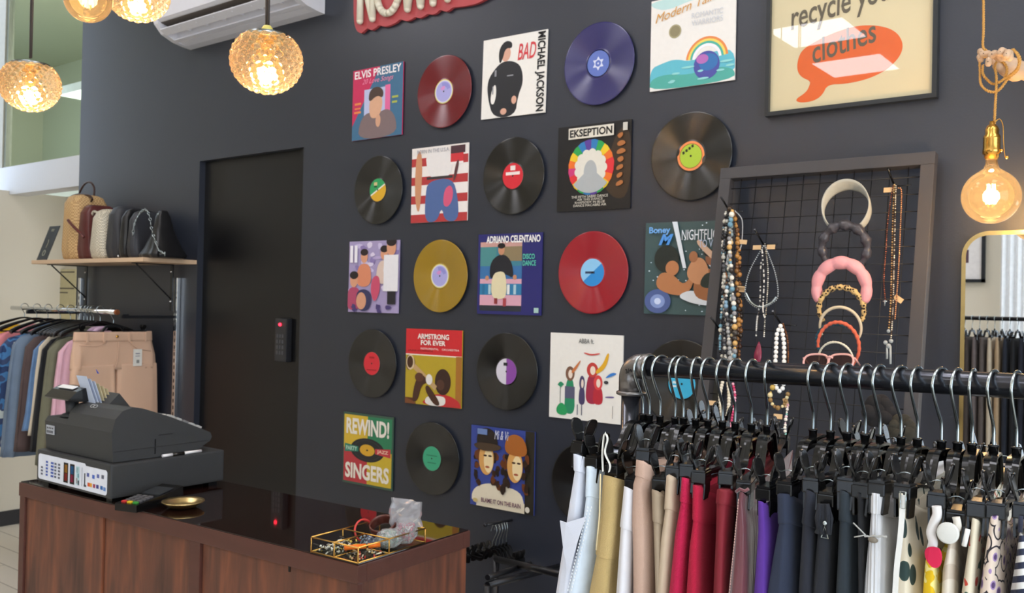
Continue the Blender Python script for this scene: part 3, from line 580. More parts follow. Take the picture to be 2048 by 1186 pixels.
# ================================================================== LAMPS
M_AMB = mat('amber_bulb_glass', (255, 216, 160), rough=.02, trans=1, ior=1.12, var=0)
M_FIL = mat('glowing_filament', (255, 220, 150), emit=(255, 206, 124), estr=30, var=0)
def shade_mat():
    m = bpy.data.materials.new('bubble_glass'); m.use_nodes = True; nt = m.node_tree; N, K = nt.nodes, nt.links
    b = N['Principled BSDF']; b.inputs['Base Color'].default_value = L((255, 240, 218)); b.inputs['Transmission Weight'].default_value = 1
    b.inputs['Roughness'].default_value = .08; b.inputs['IOR'].default_value = 1.35
    t = N.new('ShaderNodeBsdfTransparent'); t.inputs[0].default_value = L((255, 232, 196))
    tl = N.new('ShaderNodeBsdfTranslucent'); tl.inputs[0].default_value = L((255, 236, 208))
    a = N.new('ShaderNodeMixShader'); a.inputs[0].default_value = .35; K.new(b.outputs[0], a.inputs[1]); K.new(t.outputs[0], a.inputs[2])
    a2 = N.new('ShaderNodeMixShader'); a2.inputs[0].default_value = .05; K.new(a.outputs[0], a2.inputs[1]); K.new(tl.outputs[0], a2.inputs[2])
    K.new(a2.outputs[0], N['Material Output'].inputs[0]); return m
M_SHADE = shade_mat()
def amber_mat():
    m = bpy.data.materials.new('clear_amber_glass'); m.use_nodes = True; nt = m.node_tree; N, K = nt.nodes, nt.links
    b = N['Principled BSDF']; b.inputs['Base Color'].default_value = L((255, 220, 170)); b.inputs['Roughness'].default_value = .02; b.inputs['Metallic'].default_value = 0; b.inputs['Specular IOR Level'].default_value = 1
    g = N.new('ShaderNodeBsdfGlossy'); g.inputs['Roughness'].default_value = .02
    t = N.new('ShaderNodeBsdfTransparent'); t.inputs[0].default_value = L((255, 226, 178))
    tl = N.new('ShaderNodeBsdfTranslucent'); tl.inputs[0].default_value = L((255, 214, 160))
    fr = N.new('ShaderNodeLayerWeight'); fr.inputs[0].default_value = .25
    a = N.new('ShaderNodeMixShader'); K.new(fr.outputs['Fresnel'], a.inputs[0]); K.new(t.outputs[0], a.inputs[1]); K.new(g.outputs[0], a.inputs[2])
    a2 = N.new('ShaderNodeMixShader'); a2.inputs[0].default_value = .022; K.new(a.outputs[0], a2.inputs[1]); K.new(tl.outputs[0], a2.inputs[2])
    K.new(a2.outputs[0], N['Material Output'].inputs[0]); return m
M_CLEAR = amber_mat()
def bubble_globe(rx, rz, topr):
    """pressed glass globe: real hemispherical pimples in rows"""
    seg, rg = 168, 110; mb = MB(); t0 = math.asin(min(1, topr/rx)); rings = []
    pim = []; rows = 13
    for i in range(rows):
        th = t0+.16+(pi-t0-.25)*i/(rows-1); n = max(4, int(24*sin(th)))
        for k in range(n): pim.append((th, 2*pi*(k+.5*(i % 2))/n))
    dirs = [Vector((sin(a)*cos(b), sin(a)*sin(b), cos(a))) for a, b in pim]
    from mathutils import kdtree
    kd = kdtree.KDTree(len(dirs))
    for i, d in enumerate(dirs): kd.insert(d, i)
    kd.balance()
    for i in range(rg+1):
        th = t0+(pi-.01-t0)*i/rg; ring = []
        for k in range(seg):
            ph = 2*pi*k/seg; d = Vector((sin(th)*cos(ph), sin(th)*sin(ph), cos(th)))
            _, _, dist = kd.find(d); w = max(0, 1-(dist/.105)**2); q = 1+.085*sqrt(w)
            ring.append((d.x*rx*q, d.y*rx*q, d.z*rz*q))
        rings.append(ring)
    mb.loft(rings, M_SHADE, cap=False); return mb
def bulb_parts(o, z, r, power, col=(1, .80, .56), amber=M_CLEAR, fil=4):
    """clear round filament bulb hanging below z"""
    mb = MB(); prof = [(.0125, z), (.014, z-.012), (.018, z-.022)]
    cz = z-.028-r*.93
    for i in range(4, 25): t = pi*i/24; prof.append((max(.001, r*sin(t)), cz+r*cos(t)))
    mb.lathe(prof, amber, 40, cap=False); g = mb.done('bulb', o, local=True)
    mb = MB()
    for k in range(fil):
        a = 2*pi*k/fil; x, y = .008*cos(a), .008*sin(a); mb.cyl((x, y, cz+r*.45), (x*1.3, y*1.3, cz-r*.28), .0014, M_FIL, 6)
    mb.done('filament', g, local=True)
    mb = MB(); mb.lathe([(.0145, z+.001), (.0145, z+.028), (.012, z+.032)], M_BRASS, 24); mb.done('bulb_cap', g, local=True)
    l = bpy.data.lights.new('bulb_glow', 'POINT'); l.energy = power; l.color = col; l.shadow_soft_size = .02
    lo = bpy.data.objects.new('bulb_glow', l); COL.objects.link(lo); lo.parent = o; lo.location = (0, 0, cz)
    return cz
def pendant(px, py, d, label, R=.079, tilt=(0, 0), first=None):
    c = OC+ray(px, py)*d
    o = thing('pendant_lamp', c, label, 'pendant lamp', 'bubble glass pendant lamps')
    if first:
        for ch in ALL_CHILDREN(first):
            if ch.name.startswith('cord'): continue
            copy_tree(ch, o)
    else:
        g = bubble_globe(R, R*.92, R*.62).done('glass_shade', o, local=True)
        mb = MB(); zt = R*.92*cos(math.asin(.62)); mb.lathe([(R*.66, zt+.004), (R*.66, zt-.008), (R*.60, zt-.008), (R*.60, zt+.004)], M_STEEL, 40); mb.lathe([(.03, zt+.003), (R*.66, zt+.001), (R*.66, zt+.004), (.03, zt+.006)], M_STEEL, 40); mb.done('shade_ring', o, local=True)
        bulb_parts(o, zt-.02, .034, 1.0)
        mb = MB(); mb.lathe([(.012, zt+.004), (.012, zt+.018), (.008, zt+.024)], mat('yellowed_cord_grip', (196, 184, 96), rough=.5), 16); mb.done('cord_grip', o, local=True)
    mb = MB(); zt = R*.92*cos(math.asin(.62)); h = HC-c.z; cd = mat('dark_lamp_cord', (60, 54, 52), rough=.6)
    mb.tube([(.003, 0, zt+.02), (.004, 0, .3), (.003, 0, h)], .0028, cd, 8); mb.tube([(-.003, 0, zt+.02), (-.006, 0, .2), (-.003, 0, h)], .0028, cd, 8); mb.done('cord', o, local=True)
    o.rotation_euler = (tilt[0], tilt[1], 0)
    return o
pA = pendant(533, 122, 2.0, 'round bubble glass pendant lamp hanging alone in front of the white air conditioner', .073)
pendant(60, 170, 2.48, 'round bubble glass pendant lamp hanging in front of the green glass at the far left', .073, first=pA)
pendant(276, -14, 2.3, 'bubble glass pendant lamp cut by the top edge, beside the clear amber bulb', .073, first=pA)
c = OC+ray(176, 2)*1.9
o = thing('bulb_pendant', c, 'clear round amber bulb pendant cut by the top edge at the upper left', 'pendant lamp')
bulb_parts(o, .076, .0475, 1.5); mb = MB(); mb.cyl((0, 0, .1), (0, 0, HC-c.z), .003, mat('dark_lamp_cord'), 8); mb.done('cord', o, local=True)
# amber globe on a twisted gold cord, looped over a wooden hand
YL = 2.46
def twist(mb, pts, m, R_=.0017, r=.0020, pitch=.012):
    pts = [Vector(p) for p in pts]; dense = []; s = 0
    for a, b in zip(pts, pts[1:]):
        n = max(1, int((b-a).length/.0022))
        for i in range(n): dense.append(a.lerp(b, i/n))
    dense.append(pts[-1])
    for ph in (0, pi):
        P = []; s = 0; prev = None
        for i, p in enumerate(dense):
            t = (dense[min(i+1, len(dense)-1)]-dense[max(i-1, 0)]).normalized()
            a = t.orthogonal() if prev is None else prev-t*prev.dot(t); a.normalize(); prev = a; b = t.cross(a)
            an = 2*pi*s/pitch+ph; P.append(p+(a*cos(an)+b*sin(an))*R_)
            if i+1 < len(dense): s += (dense[i+1]-p).length
        mb.tube(P, r, m, 5)
gl = aty(1982, 393, YL); R_ = .066
o = thing('globe_lamp', gl, 'large clear amber globe bulb glowing on a twisted gold cord beside the mirror', 'pendant lamp')
zc = R_*.93+.028
bulb_parts(o, zc, R_, 4.6, amber=M_CLEAR, fil=6)
mb = MB(); mb.lathe([(.0165, zc+.004), (.0165, zc+.012), (.0205, zc+.014), (.0205, zc+.022), (.019, zc+.03), (.0195, zc+.034), (.019, zc+.038), (.0195, zc+.042), (.019, zc+.046), (.0195, zc+.05), (.019, zc+.056), (.015, zc+.062), (.016, zc+.072), (.011, zc+.082), (.006, zc+.086), (.006, zc+.093), (.001, zc+.094)], M_BRASS, 28)
mb.ball((.022, -.004, zc+.02), .004, M_BRASS, 8, 6); mb.done('lamp_holder', o, local=True)
def hp(x, y, Y=YL): return aty(x, y, Y)-gl
mb = MB(); mc = mat('twisted_gold_cord', (206, 152, 74), rough=.55, var=.1, nscale=300)
twist(mb, curve3([hp(1988, 270), hp(1990, 220), hp(1993, 160), hp(1990, 135), hp(1996, 122), hp(2010, 128), hp(2014, 142), hp(2008, 158), hp(1996, 166)]), mc)
twist(mb, curve3([hp(1967, -60), hp(1967, 0), hp(1967, 60), hp(1966, 93), hp(1974, 102), hp(1986, 112, YL+.03), hp(1962, 118, YL+.02), hp(1960, 145, YL+.01), hp(1962, 168, YL), hp(1974, 181, YL-.01), hp(1990, 184, YL), hp(2002, 176), hp(2014, 160), hp(2022, 152), hp(2035, 140), hp(2040, 120, YL-.02), hp(2034, 106, YL-.02), hp(2024, 100, YL)]), mc)
twist(mb, curve3([hp(2026, 98, YL-.01), hp(2036, 112, YL-.03), hp(2038, 128, YL-.03), hp(2030, 142, YL-.02), hp(2008, 158, YL), hp(1988, 168, YL+.01), hp(1975, 160, YL+.01), hp(1966, 148, YL), hp(1966, 130, YL+.01)]), mc)
twist(mb, [hp(1967, -58), Vector((hp(1967, -60).x, hp(1967, -60).y, HC-gl.z))], mc)
mb.done('twisted_cord', o, local=True)
mb = MB(); mb.tube(curve3([(.006, -.004, zc+.088), (.016, -.004, zc+.096), (.024, -.004, zc+.08), (.026, -.004, zc+.04), (.03, -.004, zc+.004), (.034, -.004, zc+.002)]), .0012, M_BRASS, 6); mb.ball((.034, -.004, zc+.002), .0045, M_BRASS, 8, 6); mb.done('pull_wire', o, local=True)
# wooden jointed hand
hd = thing('wooden_hand', aty(2080, 150, 2.8), 'pale wooden jointed hand fixed to the wall, gold lamp cord wound round its fingers', 'wooden hand')
HW = Vector(hd.location); M_WOODH = mat('pale_beech', (206, 172, 140), rough=.5, var=.12, nscale=12, stretch=(1, 1, 6))
def seg(mb, a, b, r0, r1=None):
    a, b = a-HW, b-HW; r1 = r1 or r0; t = (b-a); n = t.normalized(); P = [a-n*r0*.75]; R2 = [r0*.45]
    P += [a-n*r0*.35, a, a.lerp(b, .5), b, b+n*r1*.35, b+n*r1*.75]; R2 += [r0*.85, r0, (r0+r1)/2*1.02, r1, r1*.85, r1*.45]
    mb.tube(P, R2, M_WOODH, 14)
def h3(x, y, Y): return aty(x, y, Y)
mb = MB(); seg(mb, h3(2014, 132, 2.49), h3(2034, 142, 2.53), .024, .027); seg(mb, h3(1996, 132, 2.47), h3(2018, 132, 2.49), .014, .02); mb.done('palm', hd, local=True)
mb = MB(); seg(mb, h3(2044, 140, 2.55), h3(2095, 152, 2.78), .022, .03); mb.done('forearm', hd, local=True)
F5 = [[(2004, 122, 2.45), (1984, 106, 2.43), (1958, 110, 2.43), (1963, 122, 2.44)],
      [(2006, 122, 2.43), (1994, 103, 2.415), (1979, 114, 2.41), (1976, 132, 2.415)],
      [(2012, 122, 2.41), (2006, 97, 2.395), (1999, 110, 2.385)],
      [(2020, 122, 2.40), (2019, 101, 2.385), (2011, 114, 2.375)],
      [(2004, 134, 2.50), (1972, 112, 2.50), (1958, 100, 2.50)]]
for i, f in enumerate(F5):
    mb = MB(); pts = [h3(*q) for q in f]
    for k, (a, b) in enumerate(zip(pts, pts[1:])):
        d = (b-a); seg(mb, a+d*.24, b-d*.20, .0082-.0004*k if i < 4 else .0085)
        mb.cyl(a.lerp(b, .6)-HW+Vector((0, -.0088, 0)), a.lerp(b, .6)-HW+Vector((0, -.0075, 0)), .0013, mat('dark_pin_hole', (60, 40, 26)), 8)
    mb.done('thumb' if i == 4 else 'finger', hd, local=True)
# ================================================================== COUNTER
ZT = CZ-.60; CR = radians(3.3); near = atz(716, 1132, ZT)
CM = Matrix.Translation((near.x, near.y, 0)) @ Matrix.Rotation(CR, 4, 'Z')     # x along the front (to the left is negative), y into depth
LC, DC = 1.485, .42
M_WOOD = mat('dark_red_brown_wood', (92, 56, 44), rough=.42, var=0)
t = tex(M_WOOD, 'Noise', stretch=(7, 7, .8), Scale=3.2, Detail=5, Distortion=.5); ramp(M_WOOD, t.outputs[0], [(.28, (62, 40, 34)), (.45, (92, 58, 46)), (.55, (108, 66, 50)), (.68, (132, 78, 54))])
M_WOODD = mat('dark_wood_top_edge', (84, 50, 42), rough=.4, var=.1, nscale=6, stretch=(1, 6, 6))
M_TOPG = mat('smoked_glass_top', (30, 16, 13), rough=.03, var=.03, spec=.6, coat=.3)
ct = thing('shop_counter', (near.x-LC/2, near.y+DC/2, 0), 'dark red-brown wooden shop counter with glossy dark glass top carrying the cash register', 'counter')
def cb(name, boxes, m, parent=ct, bev=.002):
    mb = MB(CM)
    for b_ in boxes: mb.bb(*b_, m, bev=bev)
    return mb.done(name, parent)
cb('top_frame', [(-LC, 0, 0, .03, ZT-.042, ZT), (-LC, 0, DC-.03, DC, ZT-.042, ZT), (-LC, -LC+.03, .03, DC-.03, ZT-.042, ZT), (-.03, 0, .03, DC-.03, ZT-.042, ZT)], M_WOODD)
cb('glass_top', [(-LC+.004, -.004, .004, DC-.004, ZT-.006, ZT+.003)], M_TOPG, bev=.001)
cb('side_panel', [(-.026, -.004, .012, DC-.01, .08, ZT-.042)], M_WOOD); cb('side_panel', [(-LC+.004, -LC+.026, .012, DC-.01, .08, ZT-.042)], M_WOOD)
xm = -LC*.40
cb('rear_panel', [(-LC+.03, -.03, DC-.03, DC-.012, .08, ZT-.042)], M_WOOD)
for q_ in ((-LC+.002, -LC+.03), (-.028, -.002), (xm-.022, xm+.022)): cb('front_stile', [(q_[0], q_[1], .003, .02, .06, ZT-.042)], M_WOODD)
cb('base_rail', [(-LC+.03, -.03, .02, DC-.03, .0, .08)], M_WOODD)
xs = -LC+.455
cb('sliding_door', [(-LC+.032, xs, .010, .024, .085, ZT-.044)], M_WOOD)
cb('sliding_door', [(xs+.004, xm-.024, .016, .030, .085, ZT-.044)], M_WOOD)
dr = cb('cabinet_door', [(xm+.024, -.03, .012, .026, .085, ZT-.044)], M_WOOD)
kp = atz(568, 1137, ZT); 
mb = MB(CM); kx = (CM.inverted() @ aty(568, 1137, near.y-.02)); 
mb.prism([(kx.x-.003, .0118, kx.z+y) for y in (-.012, .012)]+[(kx.x+.003, .0118, kx.z+.012), (kx.x+.003, .0118, kx.z-.012)], (0, -.002, 0), mat('keyhole_black', (8, 6, 5), rough=.5)); mb.ball((kx.x, .0115, kx.z-.008), (.003, .0015, .003), M_CHROME, 8, 6); mb.done('keyhole', dr)
# ---- cash register
GX = atz(220, 999.5, ZT+.015)
RM = Matrix.Translation((GX.x, GX.y, ZT+.004)) @ Matrix.Rotation(radians(1.5), 4, 'Z')
M_REG = mat('charcoal_register_plastic', (54, 56, 58), rough=.5, var=.03, nscale=40, bump=.1, bscale=1500)
rg = thing('cash_register', (GX.x-.21, GX.y+.19, ZT+.004), 'charcoal electronic cash register with payment stickers on its drawer, standing on the counter', 'cash register')
def rb(name, fn, parent=rg):
    mb = MB(RM); fn(mb); return mb.done(name, parent)
WD, DD, HD = .425, .385, .098
def fdrawer(mb):
    mb.bb(-WD, 0, 0, DD, .012, HD+.012, M_REG, bev=.006)
    for x in (-WD+.03, -.03):
        for y in (.03, DD-.03): mb.bb(x-.015, x+.015, y-.015, y+.015, -.003, .014, M_BLACK)
dw = rb('cash_drawer', fdrawer)
z1 = HD+.014
prof = [(.018, z1), (.012, z1+.088), (.022, z1+.125), (.045, z1+.148), (.075, z1+.155), (.11, z1+.150), (.20, z1+.118), (.31, z1+.072), (.345, z1+.056), (.352, z1+.042), (.345, z1+.03), (.30, z1+.006), (.28, z1)]
def fbody(mb):
    rings = []
    for x, k in ((-.13, .0), (-.128, 1)): pass
    mb.prism([(-.275, y, z) for y, z in prof], (.255, 0, 0), M_REG)
    low = [(.018, z1), (.012, z1+.088), (.022, z1+.102), (.12, z1+.104), (.12, z1)]
    mb.prism([(-.405, y, z) for y, z in low], (.13, 0, 0), M_REG)
    side = [(.12, z1), (.12, z1+.09), (.31, z1+.05), (.33, z1+.03), (.28, z1)]
    mb.prism([(-.405, y, z) for y, z in side], (.13, 0, 0), M_REG)
    mb.bb(-.40, -.03, .03, .27, z1-.006, z1+.002, mat('register_shadow_gap', (20, 20, 21)))
bd = rb('housing', fbody)
md = mat('register_seam', (34, 34, 35), rough=.6); lg = mat('register_marking', (172, 174, 172), rough=.5)
def fseam(mb):
    mb.bb(-.0205, -.0195, .15, .154, z1+.01, z1+.055, M_BLACK); mb.bb(-.0205, -.0192, .163, .21, z1+.064, z1+.067, md); mb.bb(-.0205, -.0194, .02, .34, z1+.03, z1+.0315, md)
rb('side_slot', fseam, bd)
def fkeys(mb):
    for i in range(5):
        for j in range(9):
            y = .215+i*.024; z = z1+.118-(y-.20)*.42; mb.box((-.255+j*.027, y, z+.004), (.02, .018, .008), random.choice([lg, lg, mat('register_key_grey', (120, 122, 124))]), Matrix.Rotation(-.4, 3, 'X'), bev=.002)
rb('keyboard', fkeys)
def flogo(mb):
    fr = lambda u, v, w: Vector((-.20+u, .040+v*.55-w*.6, z1+.1475+v*.55+w))
    mb.tube([(-.185+.009*cos(k*pi/6), .044+.004*sin(k*pi/6), z1+.1495+.004*sin(k*pi/6)) for k in range(12)], .0011, lg, 5, closed=True)
    mb.tube([(-.168+.009*cos(k*pi/6), .044+.004*sin(k*pi/6), z1+.1495+.004*sin(k*pi/6)) for k in range(12)], .0011, lg, 5, closed=True)
rb('ring_emblem', flogo)
def fpole(mb): mb.cyl((-.335, .06, z1+.10), (-.335, .06, z1+.155), .016, M_REG, 20, .02); mb.lathe([(.034, z1+.104), (.026, z1+.112), (.02, z1+.114)], M_REG, 24, c=(-.335, .06, 0))
rb('display_pole', fpole)
def fdisp(mb):
    P = [(.02, z1+.158), (.005, z1+.165), (.03, z1+.188), (.055, z1+.198), (.095, z1+.196), (.10, z1+.162), (.06, z1+.155)]
    mb.prism([(-.40, y, z) for y, z in P], (.15, 0, 0), M_BLACK)
ds = rb('customer_display', fdisp)
def fwin(mb):
    q = [(-.375, .034, z1+.1925), (-.285, .034, z1+.1925), (-.285, .052, z1+.1995), (-.375, .052, z1+.1995)]; mb.prism(q, (0, -.001, .002), mat('display_window', (240, 240, 242), rough=.05))
rb('display_window', fwin, ds)
def fcov(mb): mb.prism([(-.25, .085, z1+.152), (-.25, .118, z1+.184), (-.25, .16, z1+.134)], (.085, 0, 0), M_REG)
rb('printer_cover', fcov)
def frec(mb):
    for k in range(6):
        A = [(-.27+k*.004, .07+k*.008, z1+.145), (-.21+k*.004, .07+k*.008, z1+.145), (-.235+k*.003, .05+k*.012, z1+.235-k*.008), (-.295+k*.003, .05+k*.012, z1+.235-k*.008)]
        mb.prism(A, (0, .0008, 0), mat('receipt_paper' if k < 3 else 'cream_receipt_paper', (196, 208, 228) if k < 3 else (206, 196, 160), rough=.6))
    mb.prism([(-.262, .1, z1+.24), (-.272, .1, z1+.252), (-.255, .1, z1+.24)], (0, .002, 0), mat('blue_paper_corner', (52, 72, 170)))
o = rb('paper_receipts', frec)
def fst1(mb):
    W_, Y0 = .28, -.0012
    P = rrect(-WD+.012, -WD+.012+W_, .020, .098, .010, Y0, 5)
    mb.prism(P, (0, .001, 0), mat('white_sticker', (226, 232, 244), rough=.3))
    P = rrect(-.142, -.016, .020, .092, .010, Y0-.0004, 5); mb.prism(P, (0, .001, 0), mat('white_sticker'))
    def r(x0, x1, z0, z1_, c): mb.prism([(x0, Y0-.0006, z0), (x1, Y0-.0006, z0), (x1, Y0-.0006, z1_), (x0, Y0-.0006, z1_)], (0, -.0002, 0), print_mat(c))
    b = -WD+.012
    for x0, cs in ((.155, ('#c9342c', '#e8a02c')), (.192, ('#c8346a', '#2f8ad8'))):
        r(b+x0, b+x0+.026, .028, .088, '#141414'); r(b+x0+.005, b+x0+.021, .034, .056, cs[0]); r(b+x0+.005, b+x0+.021, .058, .082, cs[1])
    r(b+.226, b+.246, .03, .085, '#b9dde6'); r(b+.228, b+.236, .034, .05, '#d23c48'); r(b+.236, b+.244, .052, .064, '#2a9ab0'); r(b+.228, b+.24, .066, .082, '#4a9aa8'); r(b+.238, b+.246, .03, .044, '#26304a')
    for i, x in enumerate((.018, .048, .078, .10, .122)):
        for k in range(5 if i else 3): r(b+x, b+x+.012*(1 if i != 2 else 1.4), .034+k*.010, .040+k*.010, '#3a58b0' if i in (1, 2) else '#5a6072')
    r(b+.26, b+.262, .03, .085, '#8a90a0'); r(b+.274, b+.28, .035, .07, '#3a3e48'); r(b+.272, b+.286, .03, .036, '#3a3e48')
    for x, z, c in ((-.125, .062, '#4a58a0'), (-.095, .06, '#3a62c0'), (-.07, .065, '#5a6ab0'), (-.045, .066, '#5a6072'), (-.12, .034, '#d8542c'), (-.108, .034, '#e8a02c'), (-.09, .034, '#a03a5a'), (-.072, .034, '#3a3a8a'), (-.05, .034, '#2f6ab0'), (-.034, .032, '#5a88c8')): r(x, x+.013, z, z+.011, c)
rb('payment_stickers', fst1, dw)
def fst2(mb): mb.prism([(-.395, .0125, z1+.048), (-.345, .0125, z1+.048), (-.345, .0122, z1+.076), (-.395, .0122, z1+.076)], (0, -.001, 0), mat('grey_barcode_label', (170, 176, 186), rough=.4)); [mb.bb(-.39+k*.008, -.386+k*.008, .0108, .0112, z1+.052, z1+.06, md) for k in range(5)]; [mb.bb(-.39+k*.011, -.385+k*.011, .0108, .0112, z1+.065, z1+.07, md) for k in range(4)]
rb('rear_label', fst2, bd)
# pen lying on the drawer
pz = HD+.012+.005; a = RM @ Vector((-.009, .17, pz)); b = RM @ Vector((-.009, .305, pz))
pn = thing('marker_pen', ((a+b)/2), 'white marker pen with black grip lying beside the cash register', 'pen'); o_ = Vector(pn.location)
mb = MB(); mb.cyl(a-o_, a.lerp(b, .25)-o_, .0045, M_WHITEP, 12); mb.done('cap', pn, local=True); mb = MB(); mb.cyl(a.lerp(b, .55)-o_, b-o_, .0045, M_WHITEP, 12); mb.done('barrel', pn, local=True)
mb = MB(); mb.cyl(a.lerp(b, .25)-o_, a.lerp(b, .55)-o_, .005, M_BLACK, 12); mb.done('grip', pn, local=True)
# card terminal
t0 = atz(262, 1008, ZT+.02); t1 = atz(350, 978, ZT+.03); ang = atan2(t1.y-t0.y, t1.x-t0.x)
TM = Matrix.Translation((t0.x, t0.y, ZT+.003)) @ Matrix.Rotation(ang, 4, 'Z')
tm = thing('card_terminal', (t0.x, t0.y, ZT+.003), 'black card payment terminal lying between the cash register and the brass dish', 'card terminal')
mb = MB(TM); mb.prism([(-.02, -.038, 0), (-.02, -.038, .020), (.10, -.038, .032), (.165, -.038, .042), (.17, -.038, 0)], (0, .076, 0), M_BLACK); mb.done('casing', tm)
mb = MB(TM)
for i in range(5):
    for j in range(3): mb.box((-.004+i*.014, -.02+j*.02, .0235+i*.0014), (.009, .014, .004), mat('terminal_key', (92, 92, 96), rough=.4) if i else [mat('key_green', (60, 150, 60)), mat('key_yellow', (220, 190, 40)), mat('key_red', (200, 50, 50))][j], Matrix.Rotation(-.1, 3, 'Y'))
mb.done('keypad', tm)
mb = MB(TM); mb.box((.105, 0, .035), (.06, .06, .003), mat('terminal_screen', (52, 56, 60), rough=.08), Matrix.Rotation(-.14, 3, 'Y')); mb.done('screen', tm)
mb = MB(TM); mb.tube(curve3([(.16, 0, .02), (.2, .02, .014), (.21, .08, .01), (.17, .13, .01)]), .003, M_BLACK, 8); mb.done('cable', tm)
# brass dish
dc = atz(366, 1014, ZT+.004)
mb = MB(); mb.lathe([(.001, .004), (.018, .005), (.03, .004), (.04, .009), (.05, .016), (.058, .019), (.0585, .017), (.05, .011), (.038, .003), (.028, 0), (.001, 0)], mat('pale_brass_dish', (226, 200, 140), rough=.3, metal=1, var=.12, nscale=40, bump=.5, bscale=60), 48, c=(dc.x, dc.y, ZT+.0035)); 
tag(mb.done('brass_dish'), 'round hammered brass dish on the counter beside the card terminal', 'dish')
# ---- gold-edged glass tray
A = atz(716, 1130, ZT+.003); TMx = CM.copy(); loc = CM.inverted() @ A
TW, TD, TH = .152, .235, .036; SRx, SRy = loc.x-.004, loc.y+.004
TM = CM @ Matrix.Translation((SRx, SRy, ZT+.004))
M_TG = mat('thin_clear_glass', (245, 250, 248), rough=.02, trans=1, ior=1.03, var=0)
tr = thing('glass_tray', TM @ Vector((-TW/2, TD/2, 0)), 'clear glass jewellery tray with gold edges on the near corner of the counter', 'tray')
mb = MB(TM)
def gw(a, b): mb.tube([a, b], .0018, M_GOLD, 6)
for z in (.002, TH):
    gw((0, 0, z), (-TW, 0, z)); gw((-TW, 0, z), (-TW, TD, z)); gw((-TW, TD, z), (0, TD, z)); gw((0, TD, z), (0, 0, z))
for x, y in ((0, 0), (-TW, 0), (-TW, TD), (0, TD), (-TW/2, 0), (0, TD*.44), (-TW, TD*.44)): gw((x, y, 0), (x, y, TH))
gw((0, TD*.44, TH), (-TW, TD*.44, TH)); gw((-TW/2, 0, TH), (-TW/2, TD*.44, TH)); gw((0, TD*.44, .002), (-TW, TD*.44, .002)); gw((-TW/2, 0, .002), (-TW/2, TD*.44, .002))
mb.done('gold_edging', tr)
mb = MB(TM)
for b_ in ((-TW, 0, 0, .0008, .003, TH), (-TW, 0, TD-.0008, TD, .003, TH), (-.0008, 0, 0, TD, .003, TH), (-TW, -TW+.0008, 0, TD, .003, TH), (-TW, 0, TD*.44, TD*.44+.0008, .003, TH), (-TW/2, -TW/2+.0008, 0, TD*.44, .003, TH)): mb.bb(*b_, M_TG)
mb.done('glass_panes', tr)
mb = MB(TM); mb.bb(-TW, 0, 0, TD, .0, .002, mat('mirror_tray_floor', (60, 54, 40), rough=.15, metal=.6)); mb.done('tray_floor', tr)
# contents
mb = MB(TM); a_, b_ = (-.062, .018, .022), (-.012, .085, .024)
mb.tube([a_, Vector(a_).lerp(Vector(b_), .6)], .0058, mat('orange_plastic', (244, 118, 24), rough=.35), 14); mb.tube([Vector(a_).lerp(Vector(b_), .66), b_], .0058, mat('orange_plastic'), 14); mb.tube([Vector(a_).lerp(Vector(b_), .59), Vector(a_).lerp(Vector(b_), .67)], .0045, M_BLACK, 12)
tag(mb.done('orange_pen'), 'bright orange pen with a dark band resting in the front of the glass tray', 'pen')
def heap(name, n, x0, x1, y0, y1, z1_, cols, lab, cat, long_=False, seed=1):
    random.seed(seed); mb = MB(TM)
    for _ in range(n):
        m_ = mat('trinket_%s' % random.choice(cols), None) if False else print_mat(random.choice(cols)); p = Vector((rnd(x0, x1), rnd(y0, y1), .004+rnd(0, z1_)))
        if long_ and random.random() < .5: mb.tube([p, p+Vector((rnd(-.012, .012), rnd(-.012, .012), rnd(-.002, .006)))], .0017, m_, 6)
        else: mb.ball(p, rnd(.0018, .0036), m_, 7, 5)
    o = mb.done(name); tag(o, lab, cat, kind='stuff'); return o
heap('earring_pile', 130, -TW+.006, -TW/2-.004, .006, TD*.42, .012, ['#e8e4dc', '#2a2622', '#d8c060', '#b0a8a0', '#f2f0ea', '#4a4440'], 'loose pile of white, black and gold earrings in the left front compartment of the tray', 'earrings', True, 3)
heap('earring_card_pile', 55, -TW/2+.004, -.006, .006, TD*.42, .008, ['#d8b884', '#2a2622', '#c94a3c', '#e8dcc4', '#6a6458'], 'loose trinkets and tan tags lying under the orange pen in the tray', 'trinkets', True, 4)
heap('bead_necklace_pile', 150, -TW+.05, -.05, TD*.47, TD*.62, .02, ['#8a94a8', '#6a748c', '#a9b0c0', '#d8dce4'], 'heap of grey blue beads in the rear compartment of the tray', 'beads', False, 5)
mb = MB(TM); R0 = Matrix.Rotation(radians(24), 3, 'X') @ Matrix.Rotation(.12, 3, 'Y')
mb.lathe([(.031, -.014), (.034, -.010), (.0345, .010), (.032, .014), (.029, .010), (.029, -.010)], mat('brown_shell_bangle', (84, 44, 36), rough=.25, var=.25, nscale=90), 48, c=(-.075, TD*.70, .041), R=R0, cap=False)
tag(mb.done('shell_bangle'), 'wide brown striped bangle standing in the glass tray', 'bangle')
mb = MB(TM); mb.lathe([(.026, -.004), (.029, 0), (.026, .004), (.024, 0)], mat('coral_bangle', (214, 70, 66), rough=.3), 40, c=(-.118, TD*.60, .03), R=Matrix.Rotation(radians(75), 3, 'Y') @ Matrix.Rotation(.2, 3, 'X'), cap=False)
tag(mb.done('coral_bangle'), 'thin coral red bangle leaning behind the brown bangle in the tray', 'bangle')
